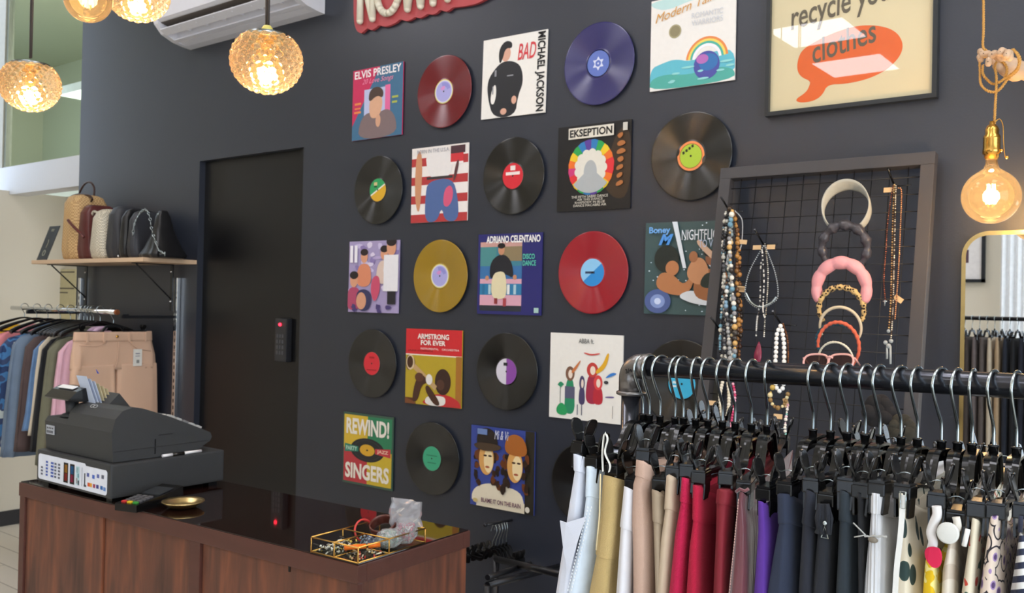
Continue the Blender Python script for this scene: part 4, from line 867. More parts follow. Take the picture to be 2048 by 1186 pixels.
def crumple(mb, c, sx, sy, sz, m, n=22, rg_=14, seed=0, jag=.22):
    random.seed(seed); 
    for i in range(1): 
        P = []
        for a in range(rg_+1):
            t = pi*a/rg_; P.append([(c[0]+sx*sin(t)**.7*cos(2*pi*k/n)*(1+rnd(-jag, jag)), c[1]+sy*sin(t)**.7*sin(2*pi*k/n)*(1+rnd(-jag, jag)), c[2]-sz*cos(t)*(1+rnd(-jag*.3, jag*.3))) for k in range(n)])
        mb.loft(P, m, cap=False, smooth=False)
M_FOIL = mat('clear_crinkled_plastic', (236, 236, 240), rough=.12, trans=.75, ior=1.2, var=.05)
for (cx, cy, cz_, sx, sy, sz, cc, lab, sd) in ((-.03, TD*.58, .026, .03, .03, .022, '#9fc4b4', 'clear plastic bag of pale green beads lying in the glass tray', 11), (-.02, TD*.78, .034, .024, .032, .028, '#c23c62', 'clear plastic bag of pink and red beads propped in the glass tray', 12)):
    random.seed(sd); mb = MB(TM); crumple(mb, (cx, cy, cz_), sx, sy, sz, M_FOIL, seed=sd)
    if sd == 12:
        P = [(-.05, TD*.74, .05), (.0, TD*.82, .05), (.012, TD*.9, .085), (-.02, TD*.8, .098), (-.045, TD*.7, .105), (-.06, TD*.66, .07)]
        g_ = [[Vector((-.052+.008*i+rnd(-.002, .002), TD*(.70+.028*i)+rnd(-.006, .006), .045+.010*j+(.0+.012*(1-i/7))*(j/6)+rnd(-.002, .002))) for i in range(8)] for j in range(7)]
        va = [[mb.V(p) for p in r_] for r_ in g_]; vb = [[mb.V(p+Vector((.002, .004, 0))) for p in r_] for r_ in g_]
        for i in range(7):
            for j in range(6): mb.F([va[j][i], va[j][i+1], va[j+1][i+1], va[j+1][i]], M_FOIL); mb.F([vb[j][i], vb[j+1][i], vb[j+1][i+1], vb[j][i+1]], M_FOIL)
    o = tag(mb.done('plastic_bag'), lab, 'plastic bag')
    mb = MB(TM)
    for _ in range(90): mb.ball((cx+rnd(-.6, .6)*sx, cy+rnd(-.6, .6)*sy, cz_+rnd(-.6, .6)*sz), .003, print_mat(random.choice([cc, '#e4e4e0', cc])), 7, 5)
    tag(mb.done('beads', o), kind='stuff')
# ================================================================== LEFT WALL SHELF
M_SHELF = mat('pale_birch_shelf', (214, 184, 152), rough=.45, var=.08, nscale=5, stretch=(1, 8, 8))
sz = CZ+.176; sx0, sx1 = -5.52, -4.315; syf = 2.50
mb = MB(); mb.bb(sx0, sx1, syf, D-.001, sz, sz+.022, M_SHELF, bev=.002)
sh = mb.done('wall_shelf'); tag(sh, 'pale wooden wall shelf carrying the handbags, left of the black door', 'shelf')
for x in (-5.42, -4.50):
    mb = MB(); mb.bb(x-.012, x+.012, D-.034, D-.028, sz-.25, sz, M_BLACKP); mb.bb(x-.012, x+.012, syf+.05, D-.028, sz-.005, sz, M_BLACKP); mb.tube([(x, syf+.07, sz-.005), (x, D-.031, sz-.19)], .004, M_BLACKP, 8)
    for z in (.04, .20): mb.ball((x+.014, D-.045, sz-z), .006, M_CHROME, 8, 6)
    mb.done('bracket', sh)
for x, lab in ((-5.52, 'left slotted chrome upright on the dark wall under the handbag shelf'), (-4.475, 'right slotted chrome upright on the dark wall beside the black door')):
    mb = MB(); mb.bb(x-.0145, x+.0145, D-.022, D-.001, .35, CZ+.105, M_CHROME, bev=.003)
    for k in range(34): mb.bb(x-.003, x+.003, D-.0232, D-.0215, .4+k*.036, .42+k*.036, M_BLACK)
    tag(mb.done('wall_upright'), lab, 'upright')
rz = CZ-.085; ry = 2.50
rl = thing('wall_rail', (-5, D, rz), 'chrome clothes rail on black arms below the handbag shelf', 'clothes rail')
mb = MB(); mb.tube([(-5.75, ry, rz), (-4.56, ry, rz)], .0125, M_CHROME, 20); mb.cyl((-4.56, ry, rz), (-4.545, ry, rz), .0135, mat('copper_end_cap', (196, 120, 80), rough=.3, metal=1), 18); mb.done('rail', rl)
for x in (-5.52, -4.475):
    mb = MB(); mb.bb(x-.008, x+.008, ry-.02, D-.02, rz-.03, rz-.014, M_BLACKP); mb.bb(x-.012, x+.012, ry-.016, ry+.016, rz-.03, rz-.008, M_BLACKP); mb.done('arm', rl)
# ---- cloth builder: closed lofted body, long axis Y, thin axis X
def garment(rows, y0, y1, ripple=.25, nr=5, seed=0, m=None, seg=44, sub=5, sq=2.6, sag=0, rear=0, ref=None, name=None, parent=None, mb=None, xf=None):
    """rows: (z, xcentre, halfthickness[, y0, y1]) top to bottom"""
    rs = random.Random(seed); ph = [rs.uniform(0, 6.28) for _ in range(6)]; kk = [rs.uniform(.7, 1.4) for _ in range(6)]
    own = mb is None; mb = mb or MB(); rings = []; n = len(rows)
    top0, tot = ref or (rows[0][0], rows[0][0]-rows[-1][0])
    full = []
    for i in range(n-1):
        a, b = rows[i], rows[i+1]
        for k in range(sub):
            t = k/sub; full.append([a[j]+(b[j]-a[j])*t for j in range(len(a))])
    full.append(list(rows[-1]))
    for r in full:
        z, xc, ht = r[:3]; ya, yb = (r[3], r[4]) if len(r) > 4 else (y0, y1); yc, hy = (ya+yb)/2, (yb-ya)/2; d = max(0, (top0-z)/max(tot, .01)); ring = []
        for k in range(seg):
            t = 2*pi*k/seg; c, s = cos(t), sin(t)
            x = ht*(1-rear*(s+1)/2)*math.copysign(abs(c)**(2/sq), c); y = hy*math.copysign(abs(s)**(2/7.), s)
            u = s*hy/.17
            w = (sin(u*nr*kk[0]+ph[0]+d*1.5*kk[1])*.6+sin(u*nr*2.1*kk[2]+ph[1]-d*2)*.3+sin(t*3+d*7*kk[3]+ph[2])*.15)*ht*ripple*(.25+1.1*d**.6)
            e = (sin(t*9+ph[3]+d*2)*.5+sin(t*14+ph[4])*.35)*ht*ripple*.4*(.2+d)
            ring.append((xc+x*(1+ripple*.15*sin(t*5+ph[5]))+w*.6+e, yc+y+e*.8, z+.0015*sin(t*2+ph[0])-sag*max(0, 1-(y/max(hy, 1e-6))**2)*math.exp(-5*d)))
        if xf: ring = [xf(p) for p in ring]
        rings.append(ring)
    R = mb.loft(rings, m, cap=True)
    return mb
# ---- hanger (built once, then copied); local frame: origin at the collar, bar along Y
def hook_pts(r=.0205, zc=.0640):
    P = [(0, 0, -.004), (0, 0, .022)]+[(0, -.006, .034), (0, -.015, .050)]
    for k in range(13): a = pi-(k*pi*1.08/12); P.append((0, r*cos(a), zc+r*sin(a)))
    return curve3(P, 4)
def build_clip(parent, y, s=1):
    mb = MB(); mb.bb(-.0084, .0084, y-.014, y+.014, -.0475, -.0350, M_BLACK, bev=.0014); mb.bb(-.0074, .0074, y-.0125, y+.0125, -.0348, -.0325, M_BLACK)
    c = mb.done('clip', parent, local=True)
    for sx in (-1, 1):
        mb = MB()
        prof = [(-.0060, .0040), (-.0072, .0080), (-.0105, .0108), (-.0150, .0118), (-.020, .0112), (-.026, .0085), (-.032, .0065), (-.038, .0066), (-.048, .0100), (-.064, .0115), (-.0655, .0105)]
        O = [(p[1], p[0]) for p in prof]; out = [(w, z) for w, z in O]+[(-w, z) for w, z in O[::-1]]
        def X(z): return sx*(.0050+.0062*max(0, (z+.034)/.025)) if z > -.034 else sx*(.0078-.0020*min(1, (-.034-z)/.025)) if z < -.036 else sx*.0066
        A = [(X(z)+sx*.0010, y+w, z) for w, z in out]; B = [(X(z)-sx*.0010, y+w, z) for w, z in out]
        k = len(out); va = [mb.V(v) for v in A]; vb = [mb.V(v) for v in B]; n_ = len(O)
        for j in range(k): mb.F([va[j], va[(j+1) % k], vb[(j+1) % k], vb[j]], M_BLACK)
        for j in range(n_-1):
            mb.F([va[j], va[j+1], va[k-2-j], va[k-1-j]], M_BLACK); mb.F([vb[j], vb[j+1], vb[k-2-j], vb[k-1-j]], M_BLACK)
        rim = [(X(z)+sx*.0011, y+w*.95, z) for w, z in out if z > -.029]
        mb.tube(rim, .0010, M_BLACK, 5, closed=True)
        mb.done('clip_lever', c, local=True)
    mb = MB(); mb.tube([(.0075*cos(a), y-.001, -.027+.005*sin(a)) for a in [pi*k/10 for k in range(11)]], .0006, M_STEEL, 6); mb.done('spring', c, local=True)
    return c
def build_hanger():
    o = thing('clip_hanger', (0, 0, 0), 'h', 'hanger', 'black clip hangers on the pipe rail')
    mb = MB(); mb.tube(hook_pts(), .00185, M_STEEL, 8); mb.done('hook', o, local=True)
    mb = MB(); mb.lathe([(.0045, -.012), (.0048, .002), (.0055, .0025), (.0055, .0045), (.003, .005)], M_BLACK, 14)
    arch = [(0, -.160, -.0345), (0, -.10, -.038), (0, -.070, -.041), (0, -.055, -.036), (0, -.045, -.022), (0, -.036, -.011), (0, -.022, -.0065), (0, 0, -.006)]
    arch = arch+[(0, -y, z) for _, y, z in arch[-2::-1]]
    P = curve3(arch, 5)
    mb.tube(P, 1, M_BLACK, prof=[(-.0015, -.0062), (.0015, -.0062), (.0022, 0), (.0015, .0062), (-.0015, .0062)], up=(0, 0, 1)); 
    mb.tube([(p[0], p[1], p[2]-.006) for p in P], 1, M_BLACK, prof=[(-.006, -.0012), (.006, -.0012), (.006, .0012), (-.006, .0012)], up=(0, 0, 1))
    mb.tube([(p[0], p[1], p[2]-.009) for p in P], 1, M_BLACK, prof=[(-.0013, -.003), (.0013, -.003), (.0013, .003), (-.0013, .003)], up=(0, 0, 1))
    mb.done('hanger_bar', o, local=True)
    build_clip(o, -.150); build_clip(o, .150)
    return o
HG = build_hanger()
# ---- coat hangers and clothes on the wall rail
def build_coat():
    o = thing('coat_hanger', (0, 0, 0), 'h', 'hanger', 'hangers on the wall rail')
    mb = MB(); mb.tube(hook_pts(.021, .06), .0022, M_STEEL, 8); mb.done('hook', o, local=True)
    mb = MB(); P = curve3([(0, -.21, -.075), (0, -.17, -.052), (0, -.08, -.02), (0, 0, -.002), (0, .08, -.02), (0, .17, -.052), (0, .21, -.075)], 5)
    mb.tube(P, [.005+.008*min(1, abs(p.y)/.2) for p in P], M_BLACK, 10); mb.tube([(0, -.19, -.075), (0, .19, -.075)], .004, M_BLACK, 8); mb.done('shoulder_bar', o, local=True)
    return o
CG = build_coat()
def hang_on_rail(proto, x, label, first=False, tz=0):
    o = proto if first else copy_tree(proto); o.location = (x, ry, rz-.052+tz); o.rotation_euler = (0, 0, radians(rnd(-5, 5))); tag(o, label); return o
def camo():
    m = cloth('blue_camouflage', (90, 120, 160)); t = tex(m, 'Noise', Scale=9, Detail=2); ramp(m, t.outputs[0], [(.40, (40, 62, 104)), (.47, (70, 124, 178)), (.53, (58, 74, 110)), (.6, (196, 206, 204))], 'CONSTANT'); return m
M_TAG = mat('white_price_tag', (228, 226, 218), rough=.6)
def jacket(x, y0, y1, ztop, zbot, ht, m, name, label, cat, seed, collar=None):
    rows = [(ztop+.035, x, ht*.35, ry-.06, ry+.06), (ztop+.01, x, ht*.6, ry-.10, ry+.10), (ztop-.02, x, ht*.8, y0+.06, y1-.06), (ztop-.07, x, ht, y0+.015, y1-.01), (ztop-.2, x, ht, y0, y1), (ztop-.4, x, ht*1.1, y0-.015, y1), (zbot, x, ht*1.1, y0-.03, y1+.005)]
    o = tag(garment(rows, y0, y1, .48, 6, seed, m).done(name), label, cat)
    if collar:
        mb = MB(); mb.tube(curve3([(x-.02, ry-.07, ztop+.01), (x-.015, ry-.03, ztop+.045), (x, ry+.03, ztop+.05), (x+.02, ry-.02, ztop+.045), (x+.02, ry-.075, ztop+.005)]), .011, collar, 8); mb.done('collar', o)
    return o
zt = rz-.13
J = [(aty(-40, 690, 2.26).x, .030, cloth('mustard_knit', (226, 176, 20)), 'shirt', 'mustard yellow garment at the far left end of the wall rail', 'garment', 2.24, .4, None),
     (aty(-18, 760, 2.26).x, .028, cloth('salmon_pink_cotton', (226, 140, 146)), 'shirt', 'salmon pink shirt beside the blue camouflage jacket on the wall rail', 'shirt', 2.235, .55, None),
     (aty(4, 760, 2.26).x, .034, camo(), 'jacket', 'blue and white camouflage jacket on the wall rail', 'jacket', 2.23, .62, cloth('mid_blue_denim', (72, 100, 142))),
     (aty(28, 760, 2.26).x, .034, cloth('grey_blue_denim', (112, 130, 152), var=.14, nscale=9), 'jacket', 'washed grey blue denim jacket on the wall rail', 'jacket', 2.235, .66, None),
     (aty(48, 760, 2.26).x, .024, cloth('brown_cotton', (86, 70, 68)), 'shirt', 'dark brown garment between denim pieces on the wall rail', 'garment', 2.25, .62, None),
     (aty(64, 760, 2.26).x, .020, cloth('sky_blue_denim', (102, 136, 180), var=.12), 'jeans_jacket', 'light blue denim garment next to the cream strip on the wall rail', 'garment', 2.25, .50, None),
     (aty(74, 760, 2.26).x, .014, cloth('cream_cotton', (206, 194, 172)), 'shirt', 'narrow cream garment beside the light blue denim on the wall rail', 'garment', 2.25, .52, None),
     (aty(81, 760, 2.26).x, .022, cloth('black_cotton', (26, 27, 32)), 'shirt', 'black garment between the cream and the olive ones on the wall rail', 'garment', 2.25, .60, None),
     (aty(93, 760, 2.26).x, .026, cloth('olive_cotton', (112, 112, 92)), 'shirt', 'olive green shirt beside the pink striped shirt on the wall rail', 'shirt', 2.25, .66, None),
     (aty(87, 760, 2.26).x, .020, cloth('dark_olive_cotton', (74, 74, 62)), 'shirt', 'darker olive garment behind the pink shirt on the wall rail', 'garment', 2.27, .64, None),
     (aty(106, 760, 2.26).x, .030, cloth('pink_shirt_cotton', (222, 176, 192)), 'shirt', 'pale pink buttoned shirt next to the peach trousers on the wall rail', 'shirt', 2.27, .62, cloth('lilac_cotton', (200, 170, 196)))]
for i, (x, ht, m_, nm, lab, cat, y0, ln, col) in enumerate(J):
    hang_on_rail(CG, x, 'black coat hanger carrying the '+lab.split(' beside')[0].split(' next')[0].split(' between')[0].split(' behind')[0].split(' at the far')[0].replace(' on the wall rail', '')+' on the wall rail', i == 0)
    jacket(x, y0, 2.75, zt+.01*sin(i*2.3), zt-ln, ht, m_, nm, lab, cat, 20+i, col)
mb = MB()
for k in range(6): mb.ball((-4.80+.031, 2.30, zt-.10-k*.08), .005, M_WHITEP, 8, 5)
# peach trousers, hanging from a clip hanger
x = -4.62
hgp = copy_tree(HG); hgp.location = (x, ry+.02, rz-.063); hgp.scale = (1, 1.12, 1); tag(hgp, 'black clip hanger holding the peach trousers at the front of the wall rail'); hgp['group'] = 'hangers on the wall rail'
M_PEACH = cloth('peach_cotton_twill', (214, 178, 152), var=.04, nscale=5, bscale=700)
pt = thing('trousers', (x, ry, rz-.7), 'peach cotton trousers with a white price tag hanging at the front of the wall rail', 'trousers')
zt2 = CZ-.195
garment([(zt2, x, .018, 2.315, 2.735), (zt2-.05, x, .02, 2.31, 2.74), (zt2-.12, x, .026, 2.303, 2.758), (zt2-.19, x, .026, 2.300, 2.766)], 0, 0, .34, 6, 5, M_PEACH).done('hips', pt)
for ya, yb, sd in ((2.300, 2.533, 6), (2.537, 2.772, 7)): garment([(zt2-.165, x, .0265, ya+.004, yb-.004), (zt2-.21, x, .027, ya, yb), (zt2-.45, x, .027, ya-.002, yb+.012), (zt2-.85, x, .022, ya+.01, yb+.01)], 0, 0, .40, 4, sd, M_PEACH).done('leg', pt)
garment([(zt2+.006, x, .0215, 2.312, 2.738), (zt2-.042, x, .0235, 2.308, 2.742)], 0, 0, .05, 6, 5, M_PEACH).done('waistband', pt)
for yy in (2.37, 2.46, 2.60, 2.69):
    mb = MB(); mb.bb(x+.022, x+.027, yy-.005, yy+.005, zt2-.048, zt2+.004, M_PEACH); mb.done('belt_loop', pt)
mb = MB(); mb.tube([(x+.030, 2.535, zt2-.045), (x+.032, 2.53, zt2-.14), (x+.033, 2.515, zt2-.19)], .0022, M_PEACH, 6); mb.tube([(x+.024, 2.33, zt2-.06), (x+.026, 2.42, zt2-.068), (x+.029, 2.47, zt2-.05)], .002, M_PEACH, 6); mb.tube([(x+.030, 2.60, zt2-.05), (x+.030, 2.64, zt2-.085), (x+.027, 2.72, zt2-.10)], .002, M_PEACH, 6); mb.done('seams', pt)
mb = MB(); mb.ball((x+.028, 2.528, zt2-.018), (.004, .008, .008), M_BRASS, 10, 6); mb.done('button', pt)
q = atx(275, 715, x+.035)
mb = MB(); mb.bb(q.x, q.x+.0015, q.y-.025, q.y+.025, q.z-.045, q.z+.045, M_TAG); mb.bb(q.x+.0015, q.x+.002, q.y-.006, q.y+.010, q.z-.03, q.z-.012, print_mat('#8a8c88')); mb.bb(q.x+.0015, q.x+.002, q.y-.012, q.y+.012, q.z+.018, q.z+.024, print_mat('#8a8c98')); mb.bb(q.x+.0015, q.x+.002, q.y-.012, q.y+.012, q.z+.006, q.z+.010, print_mat('#8a8c98')); mb.done('price_tag', pt)
# ---- bags and card on the shelf
SZ = sz+.022
def bag(pxl, pxr, pxt, Y0, Y1, m, name, label, cat='handbag', sq=2.2, seed=0, top=.75, ripple=.15, tri=0):
    a = aty(pxl, 505, Y0); b = aty(pxr, 505, Y0); t = aty((pxl+pxr)/2, pxt, (Y0+Y1)/2).z
    xc = (a.x+b.x)/2+.0; ht = (b.x-a.x)/2*.82; yc = (Y0+Y1)/2; hy = (Y1-Y0)/2
    rows = [(t, xc, ht*top*.5, yc-hy*.55, yc+hy*.55), (t-.012, xc, ht*top*.85, yc-hy*.75, yc+hy*.75), (t-.05, xc, ht*top, yc-hy*.95, yc+hy*.95), (SZ+.06, xc, ht, Y0, Y1), (SZ+.012, xc, ht, Y0+.01, Y1-.01), (SZ+.0005, xc, ht*.8, Y0+.02, Y1-.02)]
    rows2 = [(t, xc-ht*.1, ht*.14, yc-.02, yc+.02), (t-.03, xc-ht*.1, ht*.22, yc-.035, yc+.035), (t-.10, xc-ht*.05, ht*.30, yc-hy*.5, yc+hy*.5), (SZ+.05, xc, ht*.72, yc-hy*.8, yc+hy*.8), (SZ+.015, xc, ht*.9, Y0, Y1), (SZ+.0005, xc, ht*.88, Y0+.01, Y1-.01)] if tri else None
    o = tag(garment(rows2 or rows, 0, 0, ripple, 4, seed, m, sub=4).done(name), label, cat); return o, Vector((xc, yc, t)), ht
def weave(name, c1, c2, sc):
    m = mat(name, c1, rough=.7, var=0, bump=.6, bscale=300); t = tex(m, 'Checker', Scale=sc); 
    t2 = tex(m, 'Noise', Scale=20); nt = m.node_tree
    ramp(m, t.outputs['Fac'], [(0, c1), (1, c2)]); return m
o, c, ht = bag(112, 150, 396, 2.54, 2.76, weave('straw_weave', (214, 180, 128), (176, 138, 92), 110), 'straw_handbag', 'tall straw handbag with dark looped handles at the left of the shelf', seed=1, top=.8)
mb = MB(); dkb = mat('dark_brown_leather', (64, 42, 38), rough=.35)
P0 = aty(133, 405, 2.62); Pm = aty(160, 388, 2.62); P1 = aty(178, 400, 2.66)
mb.tube(curve3([P0, aty(140, 395, 2.62), aty(155, 389, 2.62), aty(178, 391, 2.63), aty(184, 400, 2.64), aty(172, 412, 2.66), aty(158, 425, 2.68)]), .006, dkb, 10)
mb.tube(curve3([aty(160, 425, 2.7), aty(157, 395, 2.7), aty(166, 372, 2.7), aty(178, 364, 2.7), aty(188, 375, 2.7), aty(186, 398, 2.7), aty(176, 415, 2.7)]), .006, dkb, 10); mb.done('handle', o)
o, c, ht = bag(146, 176, 415, 2.56, 2.76, mat('oxblood_leather', (92, 44, 42), rough=.35, var=.12, nscale=12), 'leather_handbag', 'oxblood brown leather handbag between the straw bag and the white woven bag', seed=2, top=.7)
mb = MB(); mb.tube(curve3([aty(136, 440, 2.52), aty(146, 452, 2.52), aty(160, 466, 2.53), aty(168, 475, 2.54)]), .008, mat('oxblood_leather'), 8); mb.done('strap', o)
o, c, ht = bag(171, 203, 424, 2.53, 2.75, weave('cream_basket_weave', (222, 214, 194), (170, 162, 142), 130), 'woven_handbag', 'cream basket-weave handbag with knotted top on the shelf', seed=3, top=.72)
mb = MB(); mb.tube(curve3([aty(184, 430, 2.6), aty(188, 423, 2.6), aty(198, 428, 2.6), aty(206, 440, 2.62)]), .007, mat('cream_basket_weave'), 8); mb.done('handle', o)
M_LEA = mat('black_leather', (24, 24, 26), rough=.32, var=.1, nscale=30, bump=.3, bscale=250); M_LEA2 = mat('charcoal_leather', (52, 53, 58), rough=.45, var=.08, nscale=20, bump=.3, bscale=250)
o, c, ht = bag(204, 232, 418, 2.55, 2.77, M_LEA2, 'leather_handbag', 'charcoal grey soft handbag leaning next to the white woven bag', seed=4, ripple=.3)
o, c, ht = bag(232, 250, 424, 2.54, 2.77, M_LEA, 'clutch_bag', 'slim black bag beside the charcoal handbag, with a small silver stud', seed=5, ripple=.3)
mb = MB(); q = aty(236, 508, 2.53); mb.ball((q.x, 2.532, SZ+.012), .006, M_CHROME, 8, 6); mb.done('stud', o)
bag(249, 266, 428, 2.54, 2.77, M_LEA2, 'clutch_bag', 'thin dark grey bag just left of the chain strap bag', seed=6, ripple=.3)
o, c, ht = bag(264, 318, 425, 2.52, 2.72, M_LEA, 'chain_handbag', 'black handbag with silver chain strap and tassel at the right end of the shelf', seed=7, tri=1)
mb = MB()
ch = curve3([aty(266, 468, 2.52), aty(270, 445, 2.52), aty(282, 424, 2.54), aty(292, 420, 2.54), aty(299, 432, 2.53), aty(304, 460, 2.51), aty(312, 485, 2.5), aty(318, 500, 2.51), aty(330, 508, 2.52)], 7)
for i, p_ in enumerate(ch[::2]):
    a = Vector((0, 0, 1)) if i % 2 else Vector((.7, .7, 0)); d = (ch[min(2*i+2, len(ch)-1)]-p_); d = d.normalized() if d.length > 1e-6 else Vector((0, 0, 1)); s_ = d.cross(a).normalized()
    mb.tube([p_+d*.011*cos(k*pi/5)+s_*.006*sin(k*pi/5) for k in range(10)], .0022, M_STEEL, 5, closed=True)
mb.done('chain_strap', o)
mb = MB(); q = aty(318, 430, 2.6); mb.ball(q, .012, M_STEEL, 10, 7); 
for k in range(14): mb.tube([q+Vector((.008*cos(k), .008*sin(k), -.006)), q+Vector((.014*cos(k), .014*sin(k), -.05))], .0022, mat('brown_tassel', (84, 78, 62), rough=.7), 5)
mb.done('tassel', o)
a = atz(73, 516, SZ+.001); b = aty(99, 452, 2.66)
cd = MB(); x0 = aty(72, 516, 2.60); x1 = aty(92, 516, 2.60); y_ = 2.60
cd.prism([(x0.x, y_, SZ+.001), (x1.x, y_, SZ+.001), (x1.x+.10, y_+.03, SZ+.21), (x0.x+.10, y_+.03, SZ+.21)], (0, .004, 0), mat('dark_slate_card', (52, 60, 68), rough=.5))
o = tag(cd.done('sign_card'), 'narrow dark card with a light ring drawing leaning at the left end of the shelf', 'sign card')
mb = MB(); cxm = (x0.x+x1.x)/2
def cfr(u, v): return Vector((cxm+u+.10*v/.21, y_-.002+.03*v/.21, SZ+v))
mb.tube([cfr(.014*cos(k*pi/8), .05+.016*sin(k*pi/8)) for k in range(16)], .002, mat('pale_card_print', (190, 190, 170), rough=.5), 5, closed=True); mb.tube([cfr(0, .08), cfr(.004, .11), cfr(-.004, .13)], .0016, mat('pale_card_print'), 5); mb.tube([cfr(-.014, .19), cfr(.014, .19)], .0022, mat('pale_card_print'), 5); mb.tube([cfr(-.014, .182), cfr(.014, .182)], .0022, mat('pale_card_print'), 5); mb.done('ring_print', o)
# ================================================================== JEWELLERY FRAME
YF = 2.745; TL = aty(1444.5, 341, YF); TR = aty(1873, 302, YF); zt_ = (TL.z+TR.z)/2; LEAN = math.atan2(.115, .60)
PO = Vector((TL.x, YF, zt_)); PW = TR.x-TL.x; PH = 1.02
PU = Vector((1, 0, 0)); PV = Vector((0, -sin(LEAN), -cos(LEAN))); PN = Vector((0, -cos(LEAN), sin(LEAN)))   # right, down, out
FM = Matrix((PU, PV, PN)).transposed().to_4x4(); FM.translation = PO
fr_ = thing('jewellery_frame', PO+PV*PH+PU*(PW/2), 'dark wooden frame with black wire grid leaning on the wall, hung with necklaces and headbands', 'display frame')
M_DF = mat('dark_taupe_frame', (62, 60, 62), rough=.5, var=.06, nscale=8, stretch=(1, 1, .3))
mb = MB(FM); bw = .037
for b_ in ((0, PW, 0, bw), (0, PW, PH-bw, PH), (0, bw, bw, PH-bw), (PW-bw, PW, bw, PH-bw)): mb.bb(b_[0], b_[1], b_[2], b_[3], -.022, .012, M_DF, bev=.002)
mb.done('frame', fr_)
mb = MB(FM); mw_ = mat('black_grid_wire', (20, 20, 22), rough=.4)
k = bw+.03
while k < PW-bw: mb.tube([(k, bw*.6, -.006), (k, PH-bw*.6, -.006)], .0013, mw_, 5); k += .0505
k = bw+.03
while k < PH-bw: mb.tube([(bw*.6, k, -.0035), (PW-bw*.6, k, -.0035)], .0015, mw_, 5); k += .0505
mb.done('wire_grid', fr_)
def pp(x, y, o_=.0): return atp(x, y, PO+PN*o_, PN)
def fhook(x, y):
    a = pp(x, y, 0); mb = MB(); mb.tube([a, a+PN*.07+Vector((0, 0, .028))], .003, M_BLACK, 8); mb.tube([a+PU*-.0, a+PU*.045+PV*-.0], .002, M_BLACK, 6); mb.done('hook', fr_)
for x, y in ((1460, 424), (1527, 489), (1563, 650), (1789, 372), (1440, 660)): fhook(x, y)
# ---- necklaces: strands of beads over a hook; each strand a thing of its own
def strand(px_pts, off, cols, r, name, label, cat='necklace', seed=0, gap=1.9, mixed=0, metal=0, group=None, cord=.0009, ell=None):
    rs = random.Random(seed); P = curve3([pp(x, y, off+(q[0] if q else 0)) for x, y, *q in px_pts], 14)
    mb = MB(); cc = mat('necklace_cord', (60, 52, 44), rough=.6); mb.tube(P, cord, cc, 5)
    L_ = 0; nxt = 0
    for a, b in zip(P, P[1:]):
        seg_ = (b-a).length
        while nxt <= L_+seg_:
            p = a.lerp(b, (nxt-L_)/max(seg_, 1e-6)); rr = r*(1+rs.uniform(-mixed, mixed)); col = rs.choice(cols)
            mm = mat('bead_%s_%d' % (col, metal), col, rough=.18, metal=metal, var=.04)
            mb.ball(p+Vector((rs.uniform(-1, 1)*r*.2*mixed, 0, 0)), (rr, rr, rr*(ell or 1)), mm, 8, 6); nxt += rr*gap
        L_ += seg_
    o = tag(mb.done(name), label, cat, group); return o
def tagk(o, x, y, rot=0, off=.03, w=.013, h=.007):
    p = pp(x, y, off); mb = MB(); u = PU*cos(rot)+PV*sin(rot); v = PV*cos(rot)-PU*sin(rot)
    mb.prism([p-u*w-v*h, p+u*w-v*h, p+u*w+v*h, p-u*w+v*h], PN*.001, mat('kraft_price_tag', (206, 172, 128), rough=.7)); mb.done('price_tag', o)
G1 = 'necklaces on the left hooks of the jewellery frame'
A = lambda *p: p
o = strand([(1452, 424), (1446, 470), (1448, 540), (1444, 610), (1440, 700), (1446, 712)], .035, ['#d8d4c4', '#2a2a2c', '#7aa6b8', '#e4e0d4'], .0052, 'bead_necklace', 'necklace of mixed cream black and pale blue beads, outermost of the left bunch', seed=1, mixed=.45, group=G1); tagk(o, 1481, 579, .1)
strand([(1460, 418), (1462, 470), (1458, 540), (1464, 610), (1462, 690), (1458, 730)], .04, ['#3a2c20', '#c9b48a', '#8a9a9c', '#e0dccb'], .0062, 'bead_necklace', 'chunky necklace of brown stone and grey beads in the middle of the left bunch', seed=2, mixed=.5, group=G1)
strand([(1468, 426), (1475, 480), (1473, 560), (1478, 620), (1472, 700), (1468, 712)], .03, ['#5a3a20', '#7a5228', '#3a2818', '#a8783c'], .0058, 'bead_necklace', 'necklace of brown wooden beads at the right of the left bunch', seed=3, mixed=.5, group=G1)
strand([(1464, 422), (1459, 480), (1463, 550), (1468, 620), (1470, 690), (1466, 735)], .05, ['#8a8a8c', '#c9a060', '#3a3430', '#e0dccf', '#6a94a8'], .0066, 'bead_necklace', 'multicoloured stone bead necklace lying on top of the left bunch', seed=41, mixed=.5)
strand([(1456, 430), (1447, 500), (1450, 580), (1448, 660), (1452, 735)], .045, ['#1e1e20', '#4a4a4c', '#b8b4a8'], .0055, 'bead_necklace', 'black and grey bead necklace at the back of the left bunch', seed=42, mixed=.4)
strand([(1470, 424), (1478, 500), (1479, 580), (1482, 640), (1477, 725)], .022, ['#3a2214', '#6a4422', '#b07a40', '#241810'], .0062, 'bead_necklace', 'dark brown wooden bead necklace behind the lighter wooden one', seed=43, mixed=.4)
o = strand([(1470, 422), (1484, 440), (1484, 480), (1480, 500)], .025, ['#c8ccd0'], .0018, 'chain_necklace', 'thin pale cord necklace looping beside the brown beads', seed=4, gap=2.2); tagk(o, 1486, 484, .1)
strand([(1452, 620), (1456, 660), (1460, 700), (1463, 735), (1470, 690)], .045, ['#9a9a98', '#c9c4b8', '#5a5a5c'], .0075, 'bead_necklace', 'grey metal and glass bead necklace with a large clear drop above the pipe', seed=5, mixed=.3)
strand([(1456, 560), (1452, 600), (1455, 640), (1462, 640)], .05, ['#2c2c30', '#d8d4cc', '#7a9ab0'], .006, 'bead_necklace', 'short strand of black and white beads on top of the left bunch', seed=6, mixed=.4)
